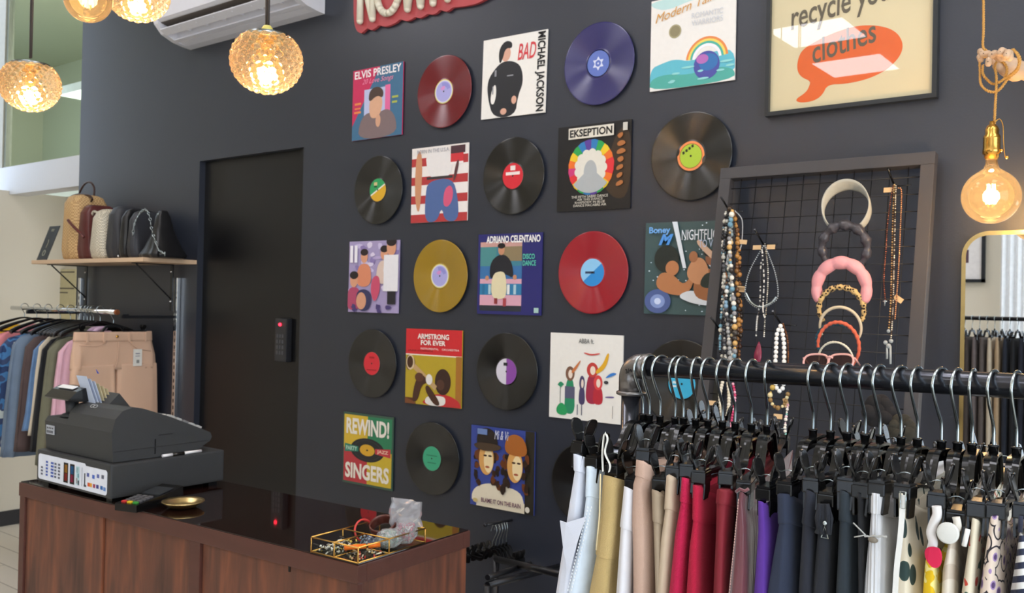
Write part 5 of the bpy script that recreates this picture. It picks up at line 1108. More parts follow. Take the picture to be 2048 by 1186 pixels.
strand([(1445, 765), (1440, 790), (1443, 825), (1449, 838), (1456, 825), (1458, 790), (1456, 765)], .03, ['#d8d0bc', '#c9c0a8'], .006, 'shell_necklace', 'cream shell necklace hanging below the pipe at the left of the frame', seed=7, gap=1.5)
o = strand([(1466, 768), (1470, 790), (1468, 812), (1464, 835), (1462, 855)], .02, ['#c23c64', '#e0a0b4'], .0045, 'bead_necklace', 'pink bead necklace beside the cream shell necklace', seed=8); tagk(o, 1424, 806)
o = strand([(1527, 492), (1521, 540), (1520, 600), (1514, 640), (1512, 672)], .03, ['#3a3a3e', '#c8c8c4'], .0028, 'bead_necklace', 'long dark beaded necklace ending in a dark red stone drop', seed=9); tagk(o, 1514, 495, 0)
mb = MB(); q = pp(1516, 706, .035); mb.loft([[q+PU*(.0125*w*cos(k*pi/6))+PN*(.005*w*sin(k*pi/6))-PV*z for k in range(12)] for w, z in ((.12, .034), (.5, .022), (.9, .004), (1, -.012), (.75, -.026), (.2, -.033))], mat('dark_red_agate', (118, 36, 60), rough=.2, var=.2, nscale=60)); mb.done('stone_pendant', o)
o = strand([(1530, 488), (1536, 540), (1534, 600), (1530, 640), (1528, 675)], .034, ['#b8b4a8', '#8a8680', '#d8d4c8'], .0032, 'bead_necklace', 'long silver beaded necklace beside the dark red stone drop', seed=10, metal=1); tagk(o, 1542, 494, 0)
o = strand([(1527, 492), (1500, 540), (1490, 585), (1500, 606), (1520, 616), (1545, 606), (1556, 590), (1550, 545), (1530, 492)], .04, ['#a8b0b4'], .0022, 'cord_necklace', 'black cord necklace with a silver curved bar in the second bunch', seed=11, gap=3); tagk(o, 1482, 577, .1)
mb = MB(); mb.tube(curve3([pp(1492, 586, .042), pp(1502, 604, .042), pp(1520, 614, .042), pp(1542, 606, .042), pp(1553, 594, .042)]), .0035, M_STEEL, 8); mb.done('silver_bar', o)
strand([(1524, 500), (1528, 560), (1526, 620), (1532, 640)], .045, ['#2a2a2c', '#e4e0d8'], .0024, 'bead_necklace', 'black and white seed bead necklace in the second bunch', seed=12)
o = strand([(1561, 652), (1554, 668), (1552, 700), (1550, 745), (1553, 775), (1561, 782), (1567, 770), (1568, 735), (1568, 690), (1564, 660)], .03, ['#f0eee8'], .0068, 'bead_necklace', 'double strand necklace of large white beads', seed=13, gap=1.95)
strand([(1566, 648), (1575, 680), (1576, 730), (1574, 770)], .02, ['#7a4a24', '#5a3418'], .0028, 'bead_necklace', 'thin brown bead necklace right of the white beads', seed=14)
o = strand([(1545, 775), (1540, 795), (1548, 812), (1562, 815), (1572, 800), (1578, 780)], .035, ['#b89a4c', '#8a6a3c', '#d8c898'], .006, 'stone_bracelet', 'gold and brown stone bracelet hanging below the pipe under the white beads', 'bracelet', seed=15, mixed=.4); tagk(o, 1572, 805, 1.2)
o = strand([(1576, 810), (1572, 835), (1570, 860), (1574, 875)], .03, ['#d8c0c8', '#7ab0a8', '#e4dcd0', '#c890a8'], .004, 'bead_necklace', 'pastel pink and green bead strand below the pipe', seed=16, mixed=.4); tagk(o, 1556, 833)
for i, (pts, cols, lab) in enumerate((([(1786, 372), (1776, 440), (1772, 500), (1768, 560), (1771, 600)], ['#a86a54', '#7c4c3c'], 'rosy beaded chain ending in a small silver cross, left of the right bunch'),
        ([(1789, 370), (1786, 440), (1784, 520), (1782, 600), (1778, 660)], ['#c9a878', '#8a6a48'], 'gold link chain in the middle of the right bunch'),
        ([(1792, 372), (1790, 450), (1788, 540), (1786, 620), (1782, 680)], ['#d0c4b0', '#6a5a4c'], 'silver and brown chain with a long pendant of clear crystals'),
        ([(1797, 376), (1803, 384), (1801, 450), (1797, 540), (1790, 640)], ['#c08a64'], 'fine copper chain at the right of the right bunch'))):
    o = strand(pts, .03+.006*i, cols, .0026 if i != 1 else .0036, 'chain_necklace', lab, seed=30+i, metal=1, gap=2.1)
    if i == 0:
        mb = MB(); q = pp(1770, 604, .03); mb.tube([q-PV*.009, q+PV*.011], .0022, M_STEEL, 6); mb.tube([q-PU*.006-PV*.002, q+PU*.006-PV*.002], .0022, M_STEEL, 6); mb.done('cross_pendant', o); tagk(o, 1777, 380, 0)
    if i == 3: tagk(o, 1797, 598, .6)
    if i == 2:
        mb = MB(); cr = mat('clear_crystal', (220, 226, 224), rough=.05, trans=.6, var=.05)
        for x, y, r_ in ((1777, 662, .005), (1771, 685, .006), (1782, 682, .006), (1777, 692, .007)): mb.ball(pp(x, y, .045), r_, cr, 8, 6)
        for x, y0_, y1_ in ((1774, 690, 718), (1781, 692, 728)): mb.cyl(pp(x, y0_, .045), pp(x, y1_, .045), .003, cr, 6)
        mb.done('crystal_pendant', o)
# ---- headbands
def band(cx, cy, rx, ry, m, name, label, tube=None, flat=None, a0=-20, a1=200, off=.05, lumps=0, twist_=0, tilt=0, back=.04, cat='headband', seg=8):
    P = []; n = 60; c = pp(cx, cy, off); ex = (pp(cx+rx, cy, off)-c).length; ey = (pp(cx, cy+ry, off)-c).length
    for k in range(n+1):
        a = radians(a0+(a1-a0)*k/n); P.append(c+PU*(ex*cos(a))-PV*(ey*sin(a))-PN*(back*(1-sin(a))*.5)+PV*0)
    mb = MB()
    if flat: 
        up = None
        rings = []
        for k, p in enumerate(P):
            t = (P[min(k+1, n)]-P[max(k-1, 0)]).normalized(); w = (PN*.9+PV*tilt).normalized(); nn = t.cross(w).normalized(); e = flat*(.35+.65*sin(pi*k/n)**.7); th = .003
            rings.append([p-w*e-nn*th*.3, p-w*e*.6-nn*th, p-nn*th*1.3, p+w*e*.6-nn*th, p+w*e-nn*th*.3, p+w*e+nn*th*.3, p+w*e*.6+nn*th*.6, p+nn*th, p-w*e*.6+nn*th*.6, p-w*e+nn*th*.3])
        mb.loft(rings, m)
    else:
        R2 = []
        for k in range(n+1):
            e = tube*(.75+.25*sin(pi*k/n))
            if lumps: e *= .80+.24*abs(sin(pi*lumps*k/n))**.5
            if twist_: e *= 1+.22*sin(k*twist_)+.1*sin(k*twist_*2.7+1)
            R2.append(e)
        mb.tube(P, R2, m, 16)
    return tag(mb.done(name), label, cat, None)
band(1690, 415, 48, 46, cloth('pale_grey_felt', (176, 176, 166), bscale=500), 'headband', 'wide pale grey felt headband, topmost on the jewellery frame', flat=.021, a0=-65, a1=225, off=.055, back=.02, tilt=-.55)
band(1684, 492, 46, 42, mat('dark_satin', (64, 62, 68), rough=.3, var=.3, nscale=60, bump=.6, bscale=120), 'headband', 'dark satin knotted headband under the grey one', tube=.0135, twist_=.9, a0=-60, a1=235, off=.05)
band(1678, 575, 51, 50, cloth('pink_velvet', (222, 152, 156), rough=.7, bscale=500), 'headband', 'puffy pink padded headband on the jewellery frame', tube=.0185, lumps=7, a0=-28, a1=208, off=.055)
M_LEO = cloth('leopard_print', (196, 160, 100)); t = tex(M_LEO, 'Voronoi', Scale=130); ramp(M_LEO, t.outputs['Distance'], [(.0, (40, 28, 20)), (.35, (50, 34, 22)), (.42, (206, 172, 112))], 'CONSTANT')
band(1678, 616, 46, 42, M_LEO, 'headband', 'leopard print headband below the pink padded one', tube=.0078, twist_=1.3, a0=-30, a1=215, off=.045)
band(1676, 652, 42, 38, cloth('cream_satin', (206, 190, 160), rough=.4), 'headband', 'plain cream headband below the leopard one', tube=.0045, a0=-30, a1=205, off=.05)
band(1672, 690, 42, 46, cloth('coral_crinkle', (214, 100, 72)), 'headband', 'crinkled coral headband above the pink glasses', tube=.005, twist_=1.7, a0=-50, a1=185, off=.05)
band(1668, 682, 40, 34, cloth('teal_crinkle', (36, 78, 92)), 'headband', 'dark teal headband tucked inside the coral one', tube=.0055, twist_=1.5, a0=60, a1=215, off=.035)
band(1667, 720, 36, 36, mat('pearl_white', (214, 208, 188), rough=.25, var=.1, nscale=200), 'headband', 'thin pearly white headband just behind the pink glasses', tube=.0032, twist_=2.2, a0=0, a1=180, off=.055)
# pink glasses
gs = thing('pink_glasses', pp(1658, 725, .07), 'pale pink framed glasses hooked on the wire grid above the pipe', 'glasses'); G0 = Vector(gs.location)
M_PK = mat('pale_pink_acetate', (224, 168, 160), rough=.25)
for cx in (1634, 1684):
    P = [(-25, 14), (-28, -2), (-20, -14), (0, -16), (19, -14), (24, -3), (18, 14), (0, 20), (-16, 19)]
    ring = smooth_poly([pp(cx+x, 724+y, .07)-G0 for x, y in P], 2); mb = MB(); mb.tube(ring, .0030, M_PK, 8, closed=True); rm = mb.done('rim', gs, local=True)
    mb = MB(); mb.F([mb.V(v) for v in ring], mat('tinted_lens', (70, 52, 50), rough=.05, trans=.5, ior=1.1)); mb.done('lens', rm, local=True, normals=False)
mb = MB(); mb.tube([pp(1653, 716, .07)-G0, pp(1659, 713, .073)-G0, pp(1666, 716, .07)-G0], .003, M_PK, 8); mb.done('bridge', gs, local=True)
for x in (1607, 1709):
    mb = MB(); a = pp(x, 716, .07)-G0; mb.tube([a, a-PN*.05+PV*.012], .0025, M_PK, 8); mb.done('temple', gs, local=True)
# black scrunchie / ruffled bow low on the frame
for (cx, cy, r_, sd, lab) in ((1758, 822, 38, 3, 'black ruffled fabric hair bow hanging low on the frame behind the hangers'), (1805, 858, 34, 5, 'dark printed hair scarf bunched beside the black ruffled bow')):
    random.seed(sd); mb = MB(); c = pp(cx, cy, .045); rr = (pp(cx+r_, cy, .045)-c).length; mm = cloth('black_ruffle', (22, 20, 22)) if sd == 3 else cloth('dark_print_scarf', (44, 42, 34), var=.3, nscale=60)
    for k in range(9):
        a = 2*pi*k/9; q = c+PU*cos(a)*rr*.5+PV*sin(a)*rr*.5+PN*rnd(-.005, .012)
        mb.ball(q, (rr*rnd(.35, .5), rr*.28, rr*rnd(.35, .55)), mm, 12, 8, Matrix.Rotation(a, 3, 'Y'))
    mb.ball(c, (rr*.5, rr*.35, rr*.5), mm, 12, 8); tag(mb.done('hair_bow'), lab, 'hair bow')
# ================================================================== MIRROR
YM = 2.785; a = aty(1931, 560, YM); t_ = aty(1990, 470, YM).z; w_, r_ = .62, .058
mz1, mz0 = t_, t_-1.45; mx0, mx1 = a.x, a.x+w_
mr = thing('wall_mirror', ((mx0+mx1)/2, YM, mz0), 'tall mirror with rounded corners and a thin brass frame at the right edge', 'mirror')
mb = MB(); mb.prism(rrect(mx0, mx1, mz0, mz1, r_, YM), (0, .018, 0), mat('mirror_silver', (235, 238, 238), rough=.0, metal=1, var=0)); mb.done('mirror_glass', mr)
mb = MB(); mb.tube(rrect(mx0, mx1, mz0, mz1, r_, YM+.006), 1, mat('pale_brass', (214, 190, 130), rough=.2, metal=1), prof=[(-.002, -.012), (.002, -.012), (.002, .012), (-.002, .012)], closed=True, up=(0, 1, 0)); mb.done('frame', mr)
# ================================================================== THE ROOM SEEN IN THE MIRROR
def vir(x, y, yb):             # point of the room behind, seen by mirror at pixel x,y and standing at depth yb (negative)
    q = aty(x, y, 2*YM-yb); return Vector((q.x, yb, q.z))
yb = YB+.02; a = vir(1972, 480, yb); b = vir(1972, 565, yb)
pf_ = thing('framed_picture', (a.x-.3, yb, b.z), 'black framed white picture with small red photos, seen in the mirror', 'picture')
mb = MB(); x1_, x0_, z0_, z1_ = a.x, a.x-.62, b.z, b.z+.82
for b_ in ((x0_, x1_, z0_, z0_+.03), (x0_, x1_, z1_-.03, z1_), (x0_, x0_+.03, z0_, z1_), (x1_-.03, x1_, z0_, z1_)): mb.bb(b_[0], b_[1], yb-.01, yb+.025, b_[2], b_[3], M_FR)
mb.done('frame', pf_)
mb = MB(); mb.bb(x0_+.03, x1_-.03, yb-.01, yb+.008, z0_+.03, z1_-.03, mat('white_passepartout', (228, 224, 224), rough=.4)); mb.done('print', pf_)
mb = MB()
for i in range(3):
    for j in range(3): mb.bb(x0_+.15+i*.12, x0_+.24+i*.12, yb+.008, yb+.0095, z0_+.18+j*.17, z0_+.30+j*.17, print_mat(random.choice(['#8a4a50', '#a8746c', '#5a4450', '#c09a8c'])))
mb.done('photo_tiles', pf_)
a = vir(2001, 560, YB+.14); b = vir(2036, 560, YB+.14)
mb = MB(); xa_, xb_ = a.x, b.x+.05; n = 60; rings = []
mcur = mat('white_curtain', (240, 243, 247), rough=.8)
def cx_(i, s): return (xa_+(xb_-xa_)*i/n, YB+.14+.018*sin(i*.32)+s*.003)
mb.prism([(cx_(i, -1)[0], cx_(i, -1)[1], .3) for i in range(n+1)]+[(cx_(i, 1)[0], cx_(i, 1)[1], .3) for i in range(n, -1, -1)], (0, 0, 2.9), mcur)
tag(mb.done('curtain'), 'white curtain beside the window, seen in the mirror', 'curtain')
ybr = -.85; a = vir(1940, 636, ybr); 
RR = thing('floor_rail', (a.x+.5, ybr, 0), 'black floor-standing clothes rail across the shop, seen in the mirror', 'clothes rail')
zr = a.z; xr0, xr1 = a.x-.5, a.x+.9
mb = MB(); mb.tube([(xr0, ybr, zr), (xr1, ybr, zr)], .013, M_BLACKP, 14); mb.done('rail', RR)
for x in (xr0, xr1):
    mb = MB(); mb.tube([(x, ybr, zr), (x, ybr, .03)], .013, M_BLACKP, 12); mb.tube([(x, ybr-.25, .015), (x, ybr+.25, .015)], .014, M_BLACKP, 10); mb.done('upright', RR)
opp = [('cream_print', (196, 184, 150)), ('dark_pattern', (70, 62, 58)), ('taupe_wool', (108, 98, 98)), ('grey_brown', (92, 84, 82)), ('stone_cotton', (198, 186, 166)), ('sand_cotton', (176, 152, 122)), ('navy_wool', (32, 38, 52)), ('black_wool', (24, 26, 32)), ('navy_cotton', (30, 34, 48)), ('ink_cotton', (22, 26, 38)), ('black_denim', (26, 28, 32)), ('midnight_wool', (28, 32, 44))]
a0_ = vir(1936, 675, ybr).x
for i, (nm, c_) in enumerate(opp):
    x = a0_-.02+i*.043; h_ = copy_tree(HG); h_.location = (x, ybr, zr-.069); h_.rotation_euler = (0, 0, rnd(-.1, .1)); tag(h_, 'black clip hanger holding the %s trousers, seen in mirror' % nm.replace('_', ' ')); h_['group'] = 'hangers on the floor rail across the shop'
    zz = zr-.069-.05
    tag(garment([(zz, x, .012, ybr-.17, ybr+.17), (zz-.1, x, .017, ybr-.17, ybr+.17), (zz-.5, x, .019, ybr-.16, ybr+.16), (zz-.95, x, .017, ybr-.15, ybr+.15)], 0, 0, .2, 5, 60+i, cloth(nm, c_)).done('trousers'), '%s trousers on the rail across the shop, seen in the mirror' % nm.replace('_', ' '), 'trousers', None)
# ================================================================== PIPE RAIL IN FRONT
YP1 = 1.10; PA = aty(1440, 740.7, YP1); PB = aty(2040, 772.5, YP1); dP = (PB-PA)/(PB.x-PA.x)
ex = aty(1262, 800, YP1).x
def pipe_at(x): return PA+dP*(x-PA.x)
pr0 = thing('pipe_rail', (ex, YP1, 0), 'black steel pipe clothes rail with a cast iron elbow in the foreground', 'clothes rail')
M_PIPE = mat('black_steel_pipe', (74, 76, 84), rough=.26, var=.04, nscale=30, metal=.85, coat=.3)
M_IRON = mat('cast_iron_elbow', (128, 124, 122), rough=.3, metal=.85, var=.15, nscale=40, bump=.3, bscale=90)
mb = MB(); mb.tube([pipe_at(ex+.03), pipe_at(.62)], .01345, M_PIPE, 36); mb.done('horizontal_pipe', pr0)
zq = pipe_at(ex).z
mb = MB(); mb.tube([(ex, YP1, .02), (ex, YP1, zq-.03)], .01345, M_PIPE, 36); mb.done('upright_pipe', pr0)
mb = MB(); mb.tube([(.62, YP1, .02), (.62, YP1, pipe_at(.62).z)], .01345, M_PIPE, 24); mb.done('upright_pipe', pr0)
for x in (ex, .62):
    mb = MB(); mb.lathe([(.001, 0), (.045, 0), (.045, .005), (.02, .006), (.018, .02), (.0136, .021)], M_IRON, 32, c=(x, YP1, 0)); mb.done('floor_flange', pr0)
mb = MB(); Re = .017; C_ = Vector((ex+Re, YP1, zq-Re)); P = [Vector((ex, YP1, zq-.037))]+[C_+Vector((-Re*cos(a), 0, Re*sin(a))) for a in [pi/2*k/12 for k in range(13)]]+[pipe_at(ex+.0265)]
mb.tube(P, .0172, M_IRON, 36)
mb.tube([(ex, YP1, zq-.0405), (ex, YP1, zq-.039), (ex, YP1, zq-.036), (ex, YP1, zq-.0345)], [.018, .0205, .0205, .018], M_IRON, 36)
mb.tube([pipe_at(ex+.0245), pipe_at(ex+.0255), pipe_at(ex+.0275), pipe_at(ex+.0285)], [.0172, .0180, .0180, .0172], M_IRON, 36)
el = mb.done('elbow', pr0)
mb = MB(); q = aty(1250, 743, YP1-.0178); mm = mat('stamped_dark_figure', (24, 22, 22), rough=.6)
u_ = Vector((.98, .0, .0)).normalized(); v_ = Vector((0, .1, 1)).normalized()
mb.text('3/4', mm, (0, 0, .0105, .0062), lambda u, v, w: Vector((q.x+.001, YP1-.0176, q.z-.003))+u_*(u*cos(.25)-v*sin(.25))+v_*(u*sin(.25)+v*cos(.25))+Vector((0, -w+ .9*max(0, abs(u-.005)-.003)*.2, 0)), .0004, bold=.04)
mb.done('stamped_marking', el)
# ---- garments and their hangers (front edges measured at the near ends)
YG = .94
def patt_leaf():
    m = cloth('leaf_print', (222, 212, 190)); t = tex(m, 'Voronoi', Scale=62, stretch=(1, 1, .55), rot=(0, .6, 0)); ramp(m, t.outputs['Distance'], [(0, (42, 62, 60)), (.30, (52, 74, 68)), (.34, (224, 214, 192))], 'CONSTANT'); return m
def patt_poppy():
    m = cloth('poppy_print', (224, 214, 192)); t = tex(m, 'Noise', Scale=62, Detail=1); ramp(m, t.outputs[0], [(.3, (60, 96, 80)), (.38, (224, 214, 190)), (.6, (226, 218, 196)), (.64, (204, 74, 56))], 'CONSTANT'); return m
def patt_daisy():
    m = cloth('purple_daisy_print', (222, 202, 186)); t = tex(m, 'Voronoi', Scale=75, stretch=(1, 1, .8)); ramp(m, t.outputs['Distance'], [(0, (84, 62, 104)), (.2, (160, 132, 178)), (.28, (222, 204, 188)), (.50, (222, 204, 188)), (.56, (40, 36, 44)), (.66, (222, 204, 188))], 'CONSTANT'); return m
def patt_stripe(n, a, b, sc, rot=(0, 0, 0)):
    m = cloth(n, a); t = tex(m, 'Wave', Scale=sc, rot=rot, _wave_type='BANDS', _bands_direction='Z'); ramp(m, t.outputs[0], [(0, a), (.5, b)], 'CONSTANT'); return m
def knit():
    m = cloth('white_rib_knit', (214, 215, 218), var=.02, bump=0); t = tex(m, 'Wave', Scale=90, _bands_direction='X', Distortion=.5); nt = m.node_tree; bp = nt.nodes.new('ShaderNodeBump'); bp.inputs['Strength'].default_value = .8; bp.inputs['Distance'].default_value = .0015
    nt.links.new(t.outputs[0], bp.inputs['Height']); nt.links.new(bp.outputs[0], bsdf(m).inputs['Normal']); return m
def pinkyel():
    m = cloth('yellow_print', (226, 190, 40)); t = tex(m, 'Noise', Scale=60, Detail=2); ramp(m, t.outputs[0], [(.45, (224, 184, 20)), (.55, (236, 222, 140))], 'CONSTANT'); return m
G = [  # name, label, material, rows(px y, xl, xr), waist seam y, neck px, options
 ('trousers', 'bright white cotton trousers, first garment at the left end of the pipe rail', cloth('white_cotton_twill', (212, 216, 228), var=.02), [(904, 1144, 1174), (940, 1143, 1176), (1000, 1130, 1172), (1100, 1114, 1160), (1186, 1100, 1150)], 936, (1286, 834)),
 ('jeans', 'pale ice blue stitched jeans next to the white trousers', cloth('ice_blue_denim', (208, 220, 232), var=.06, nscale=60), [(931, 1172, 1197), (985, 1170, 1196), (1050, 1160, 1192), (1120, 1144, 1180), (1186, 1128, 1170)], 990, (1299, 834)),
 ('trousers', 'tan linen trousers with a white hanging loop on the pipe rail', cloth('tan_linen', (204, 176, 118), bump=.9, bscale=1300), [(945, 1199, 1246), (1000, 1196, 1246), (1103, 1184, 1234), (1140, 1176, 1232), (1186, 1166, 1230)], 1108, (1320, 835)),
 ('trousers', 'off-white trousers squeezed between the tan and the pale pink ones', cloth('off_white_cotton', (220, 218, 222), var=.02), [(971, 1246, 1272), (1050, 1236, 1268), (1186, 1225, 1262)], 1053, (1350, 835)),
 ('trousers', 'pale pink beige linen trousers with a broad waistband', cloth('pink_beige_linen', (192, 160, 142), bump=.5, bscale=1500), [(918, 1267, 1306), (946, 1265, 1305), (966, 1259, 1299), (1030, 1254, 1306), (1100, 1256, 1307), (1186, 1257, 1304)], 949, (1367, 839)),
 ('trousers', 'taupe trousers half hidden behind the pale pink linen pair', cloth('taupe_twill', (158, 140, 118)), [(978, 1300, 1330), (1050, 1302, 1330), (1186, 1306, 1332)], 1040, (1391, 845)),
 ('trousers', 'sand beige trousers left of the magenta ones', cloth('sand_twill', (188, 168, 144)), [(950, 1331, 1356), (1017, 1326, 1354), (1080, 1316, 1350), (1186, 1307, 1342)], 1016, (1416, 842)),
 ('trousers', 'magenta crinkled trousers, left one of the two magenta pairs', cloth('magenta_crinkle', (182, 14, 66), bump=.8, bscale=700), [(950, 1363, 1382), (1000, 1358, 1384), (1060, 1346, 1382), (1186, 1333, 1374)], 998, (1445, 847)),
 ('trousers', 'rose red linen trousers right of the magenta crinkled pair', cloth('rose_red_linen', (178, 10, 54), bump=.7, bscale=1100), [(966, 1384, 1408), (1036, 1383, 1407), (1090, 1374, 1407), (1186, 1366, 1408)], 1035, (1470, 853)),
 ('trousers', 'crimson trousers with a wide waistband', cloth('crimson_viscose', (124, 16, 34), rough=.6), [(972, 1430, 1470), (1000, 1428, 1466), (1060, 1428, 1460), (1186, 1423, 1456)], 1000, (1503, 858)),
 ('skirt', 'shiny maroon taffeta skirt with a gathered drawstring top', mat('maroon_taffeta', (104, 52, 60), rough=.3, var=.3, nscale=14, stretch=(3, 3, .5), bump=.5, bscale=60, sheen=.4), [(980, 1475, 1496), (1000, 1472, 1494), (1040, 1464, 1500), (1110, 1456, 1502), (1186, 1446, 1502)], 0, (1534, 853)),
 ('trousers', 'violet purple trousers between the maroon skirt and the navy trousers', cloth('violet_cotton', (84, 44, 140)), [(1000, 1512, 1540), (1060, 1510, 1546), (1186, 1498, 1548)], 0, (1626, 869)),
 ('trousers', 'navy blue trousers with a wide plain waistband', cloth('navy_twill', (38, 46, 66)), [(983, 1551, 1589), (1040, 1552, 1592), (1110, 1536, 1594), (1186, 1520, 1594)], 1040, (1661, 865)),
 ('trousers', 'blue-black wool trousers right of the navy pair', cloth('blue_black_wool', (30, 33, 44)), [(977, 1608, 1636), (1040, 1598, 1636), (1186, 1588, 1634)], 1045, (1694, 867.5)),
 ('skirt', 'black skirt with a gathered top and a small silver zip pull', cloth('black_crepe', (27, 30, 38)), [(1006, 1640, 1662), (1025, 1634, 1668), (1060, 1628, 1668), (1186, 1616, 1666)], 0, (1730, 873)),
 ('trousers', 'dark petrol trousers left of the white knit skirt', cloth('dark_petrol_twill', (35, 44, 52)), [(980, 1675, 1708), (1045, 1672, 1712), (1186, 1662, 1714)], 1038, (1760, 875.6)),
 ('trousers', 'black trousers almost hidden between the petrol trousers and the white knit', cloth('jet_black_cotton', (20, 21, 25)), [(985, 1712, 1732), (1186, 1714, 1732)], 0, (1802, 875.6)),
 ('skirt', 'white ribbed knit skirt with a drawstring waist', knit(), [(980, 1738, 1773), (1018, 1737, 1771), (1040, 1734, 1774), (1070, 1731, 1777), (1186, 1718, 1780)], 1019, (1835, 877)),
 ('skirt', 'cream skirt with dark green leaf print and a white zip', patt_leaf(), [(985, 1794, 1818), (1050, 1792, 1826), (1100, 1787, 1836), (1186, 1776, 1842)], 0, (1883, 880)),
 ('dress', 'yellow and pink printed dress hanging by a white strap', pinkyel(), [(1098, 1848, 1876), (1130, 1840, 1884), (1186, 1834, 1884)], 0, (1915, 893)),
 ('blouse', 'cream blouse with a round covered button tab and brown print', patt_stripe('cream_rust_print', (222, 212, 196), (204, 190, 172), 14, (.4, .5, 0)), [(1040, 1904, 1918), (1085, 1892, 1914), (1130, 1880, 1914), (1186, 1876, 1914)], 0, (1944, 889)),
 ('skirt', 'cream skirt with red poppy and green print', patt_poppy(), [(1030, 1938, 1966), (1060, 1935, 1962), (1186, 1914, 1956)], 0, (1987, 898.5)),
 ('trousers', 'pale trousers printed with purple daisies and black petals', patt_daisy(), [(1026, 1974, 2010), (1100, 1963, 2008), (1186, 1950, 2007)], 0, (2033, 896)),
 ('dress', 'navy and white striped garment at the right edge', patt_stripe('navy_white_stripe', (34, 40, 62), (212, 210, 206), 28, (.2, .3, 0)), [(1062, 2034, 2056), (1110, 2026, 2062), (1186, 2012, 2072)], 0, (2085, 905))]
SHORT = ['bright white trousers', 'ice blue jeans', 'tan linen trousers', 'off-white trousers', 'pale pink linen trousers', 'taupe trousers', 'sand beige trousers', 'magenta crinkled trousers', 'rose red trousers', 'crimson trousers', 'maroon taffeta skirt', 'violet trousers', 'navy blue trousers', 'blue-black wool trousers', 'black gathered skirt', 'dark petrol trousers', 'hidden black trousers', 'white ribbed knit skirt', 'leaf print skirt', 'yellow printed dress', 'round button cream blouse', 'red poppy print skirt', 'purple daisy trousers', 'navy striped dress']
for gi, g in enumerate(G):
    nm, lab, m_, rws, seam, nk = g
    N_ = aty(nk[0], nk[1], YP1); xl = aty(rws[0][1], rws[0][0], YG).x; xr = aty(rws[0][2], rws[0][0], YG).x; ztop = aty((rws[0][1]+rws[0][2])/2, rws[0][0], YG).z
    if nm == 'dress' and gi == 19: ztop = aty(1873, 1014, YG).z; xl = aty(1866, 1014, YG).x; xr = aty(1880, 1014, YG).x
    if gi == 23: ztop = aty(2040, 1030, YG).z
    xc = (xl+xr)/2
    ang = atan2(xc-N_.x, YP1-YG)           # yaw so that the near clip stands above the garment
    pitch = atan2((ztop+.0455)-N_.z, .150); short = SHORT[gi]
    pitch = max(-.3, min(.3, pitch))
    h = HG if gi == 0 else copy_tree(HG)
    pq = pipe_at(N_.x); h.location = (N_.x, YP1, pq.z-.0692); h.rotation_euler = (-pitch, 0, ang)
    tag(h, 'black clip hanger with steel hook on the pipe rail, holding the '+short, 'hanger', 'black clip hangers on the pipe rail')
    hk = [c for c in ALL_CHILDREN(h) if c.name.startswith('hook')][0]
    hk.rotation_euler = (pitch, 0, -.16+rnd(-.16, .12))
    # garment rows -> local frame rotated with the hanger
    rows = []; y0 = YG-.008; y1 = 2*YP1-YG
    for y, a_, b_ in rws:
        A_ = aty(a_, y, YG); B_ = aty(b_, y, YG); rows.append((A_.z, (A_.x+B_.x)/2, (B_.x-A_.x)/2))
    last = rows[-1]; prev = rows[-2]; k = (last[1]-prev[1])/(last[0]-prev[0]+1e-9)
    kz = .55 if nm in ('trousers', 'jeans') else .4
    rows.append((last[0]-kz*.4, last[1]+(rows[0][1]-last[1])*.1, last[2]*.85)); rows.append((last[0]-kz, last[1], last[2]*.7))
    rows = [(z, x, t) for z, x, t in rows]
    sh_ = -math.tan(ang)
    xf = lambda p, sh_=sh_: (p[0]+(p[1]-YG)*sh_*.85, p[1], p[2])
    rip = .30 if 'wool' in lab or 'linen' in lab else .40
    if gi in (10, 14, 18, 20, 21): rip = .45
    o = tag(garment(rows, y0, y1, rip, 5, 100+gi, m_, seg=64, sub=7, xf=xf, sag=.035, rear=.45).done(nm), lab, {'jeans': 'jeans'}.get(nm, nm))
    if seam:
        zs = aty(rws[0][1], seam, YG).z; mb = MB()
        def interp(z):
            for a_, b_ in zip(rows, rows[1:]):
                if b_[0] <= z <= a_[0]: t = (a_[0]-z)/(a_[0]-b_[0]); return [a_[j]+(b_[j]-a_[j])*t for j in range(3)]
            return rows[0]
        q0, q1, q2 = interp(zs), interp(zs+.5*(rows[0][0]-zs)), rows[0]
        ex_ = .0014
        rr = [(q2[0]+.001, q2[1], q2[2]+ex_), (q1[0], q1[1], q1[2]+ex_), (zs+.0015, q0[1], q0[2]+ex_), (zs, q0[1], q0[2]+.0001)]
        # same folds as the body so the band lies on the cloth
        tot = rows[0][0]-rows[-1][0]
        wb = MB(); garment(rr, y0-.0014, y1+.001, rip, 5, 100+gi, m_, seg=64, sub=3, xf=xf, mb=wb, ref=(rows[0][0], tot), sag=.035, rear=.45); wb.done('waistband', o)
    ytip = y0-.002
    def near(px, py, dy=0): return aty(px, py, YG-.009+dy)
    if gi == 0:
        mb = MB(); P = [near(1121, 1041, -.004), near(1133, 1045, -.006), near(1172, 1033, -.004), near(1155, 1085, -.008), near(1138, 1150, -.006), near(1128, 1100, -.008)]; mb.prism(P, (0, -.0015, 0), m_); mb.done('pocket_flap', o)
    if gi == 1:
        mb = MB(); st = mat('white_stitch', (236, 240, 244), rough=.8)
        for k in range(26): q = near(1176-k*1.6, 1015+k*6.6, -.004); mb.box(q, (.0008, .0012, .0022), st); q = near(1183-k*1.6, 1015+k*6.6, -.004); mb.box(q, (.0008, .0012, .0022), st)
        mb.done('stitching', o)
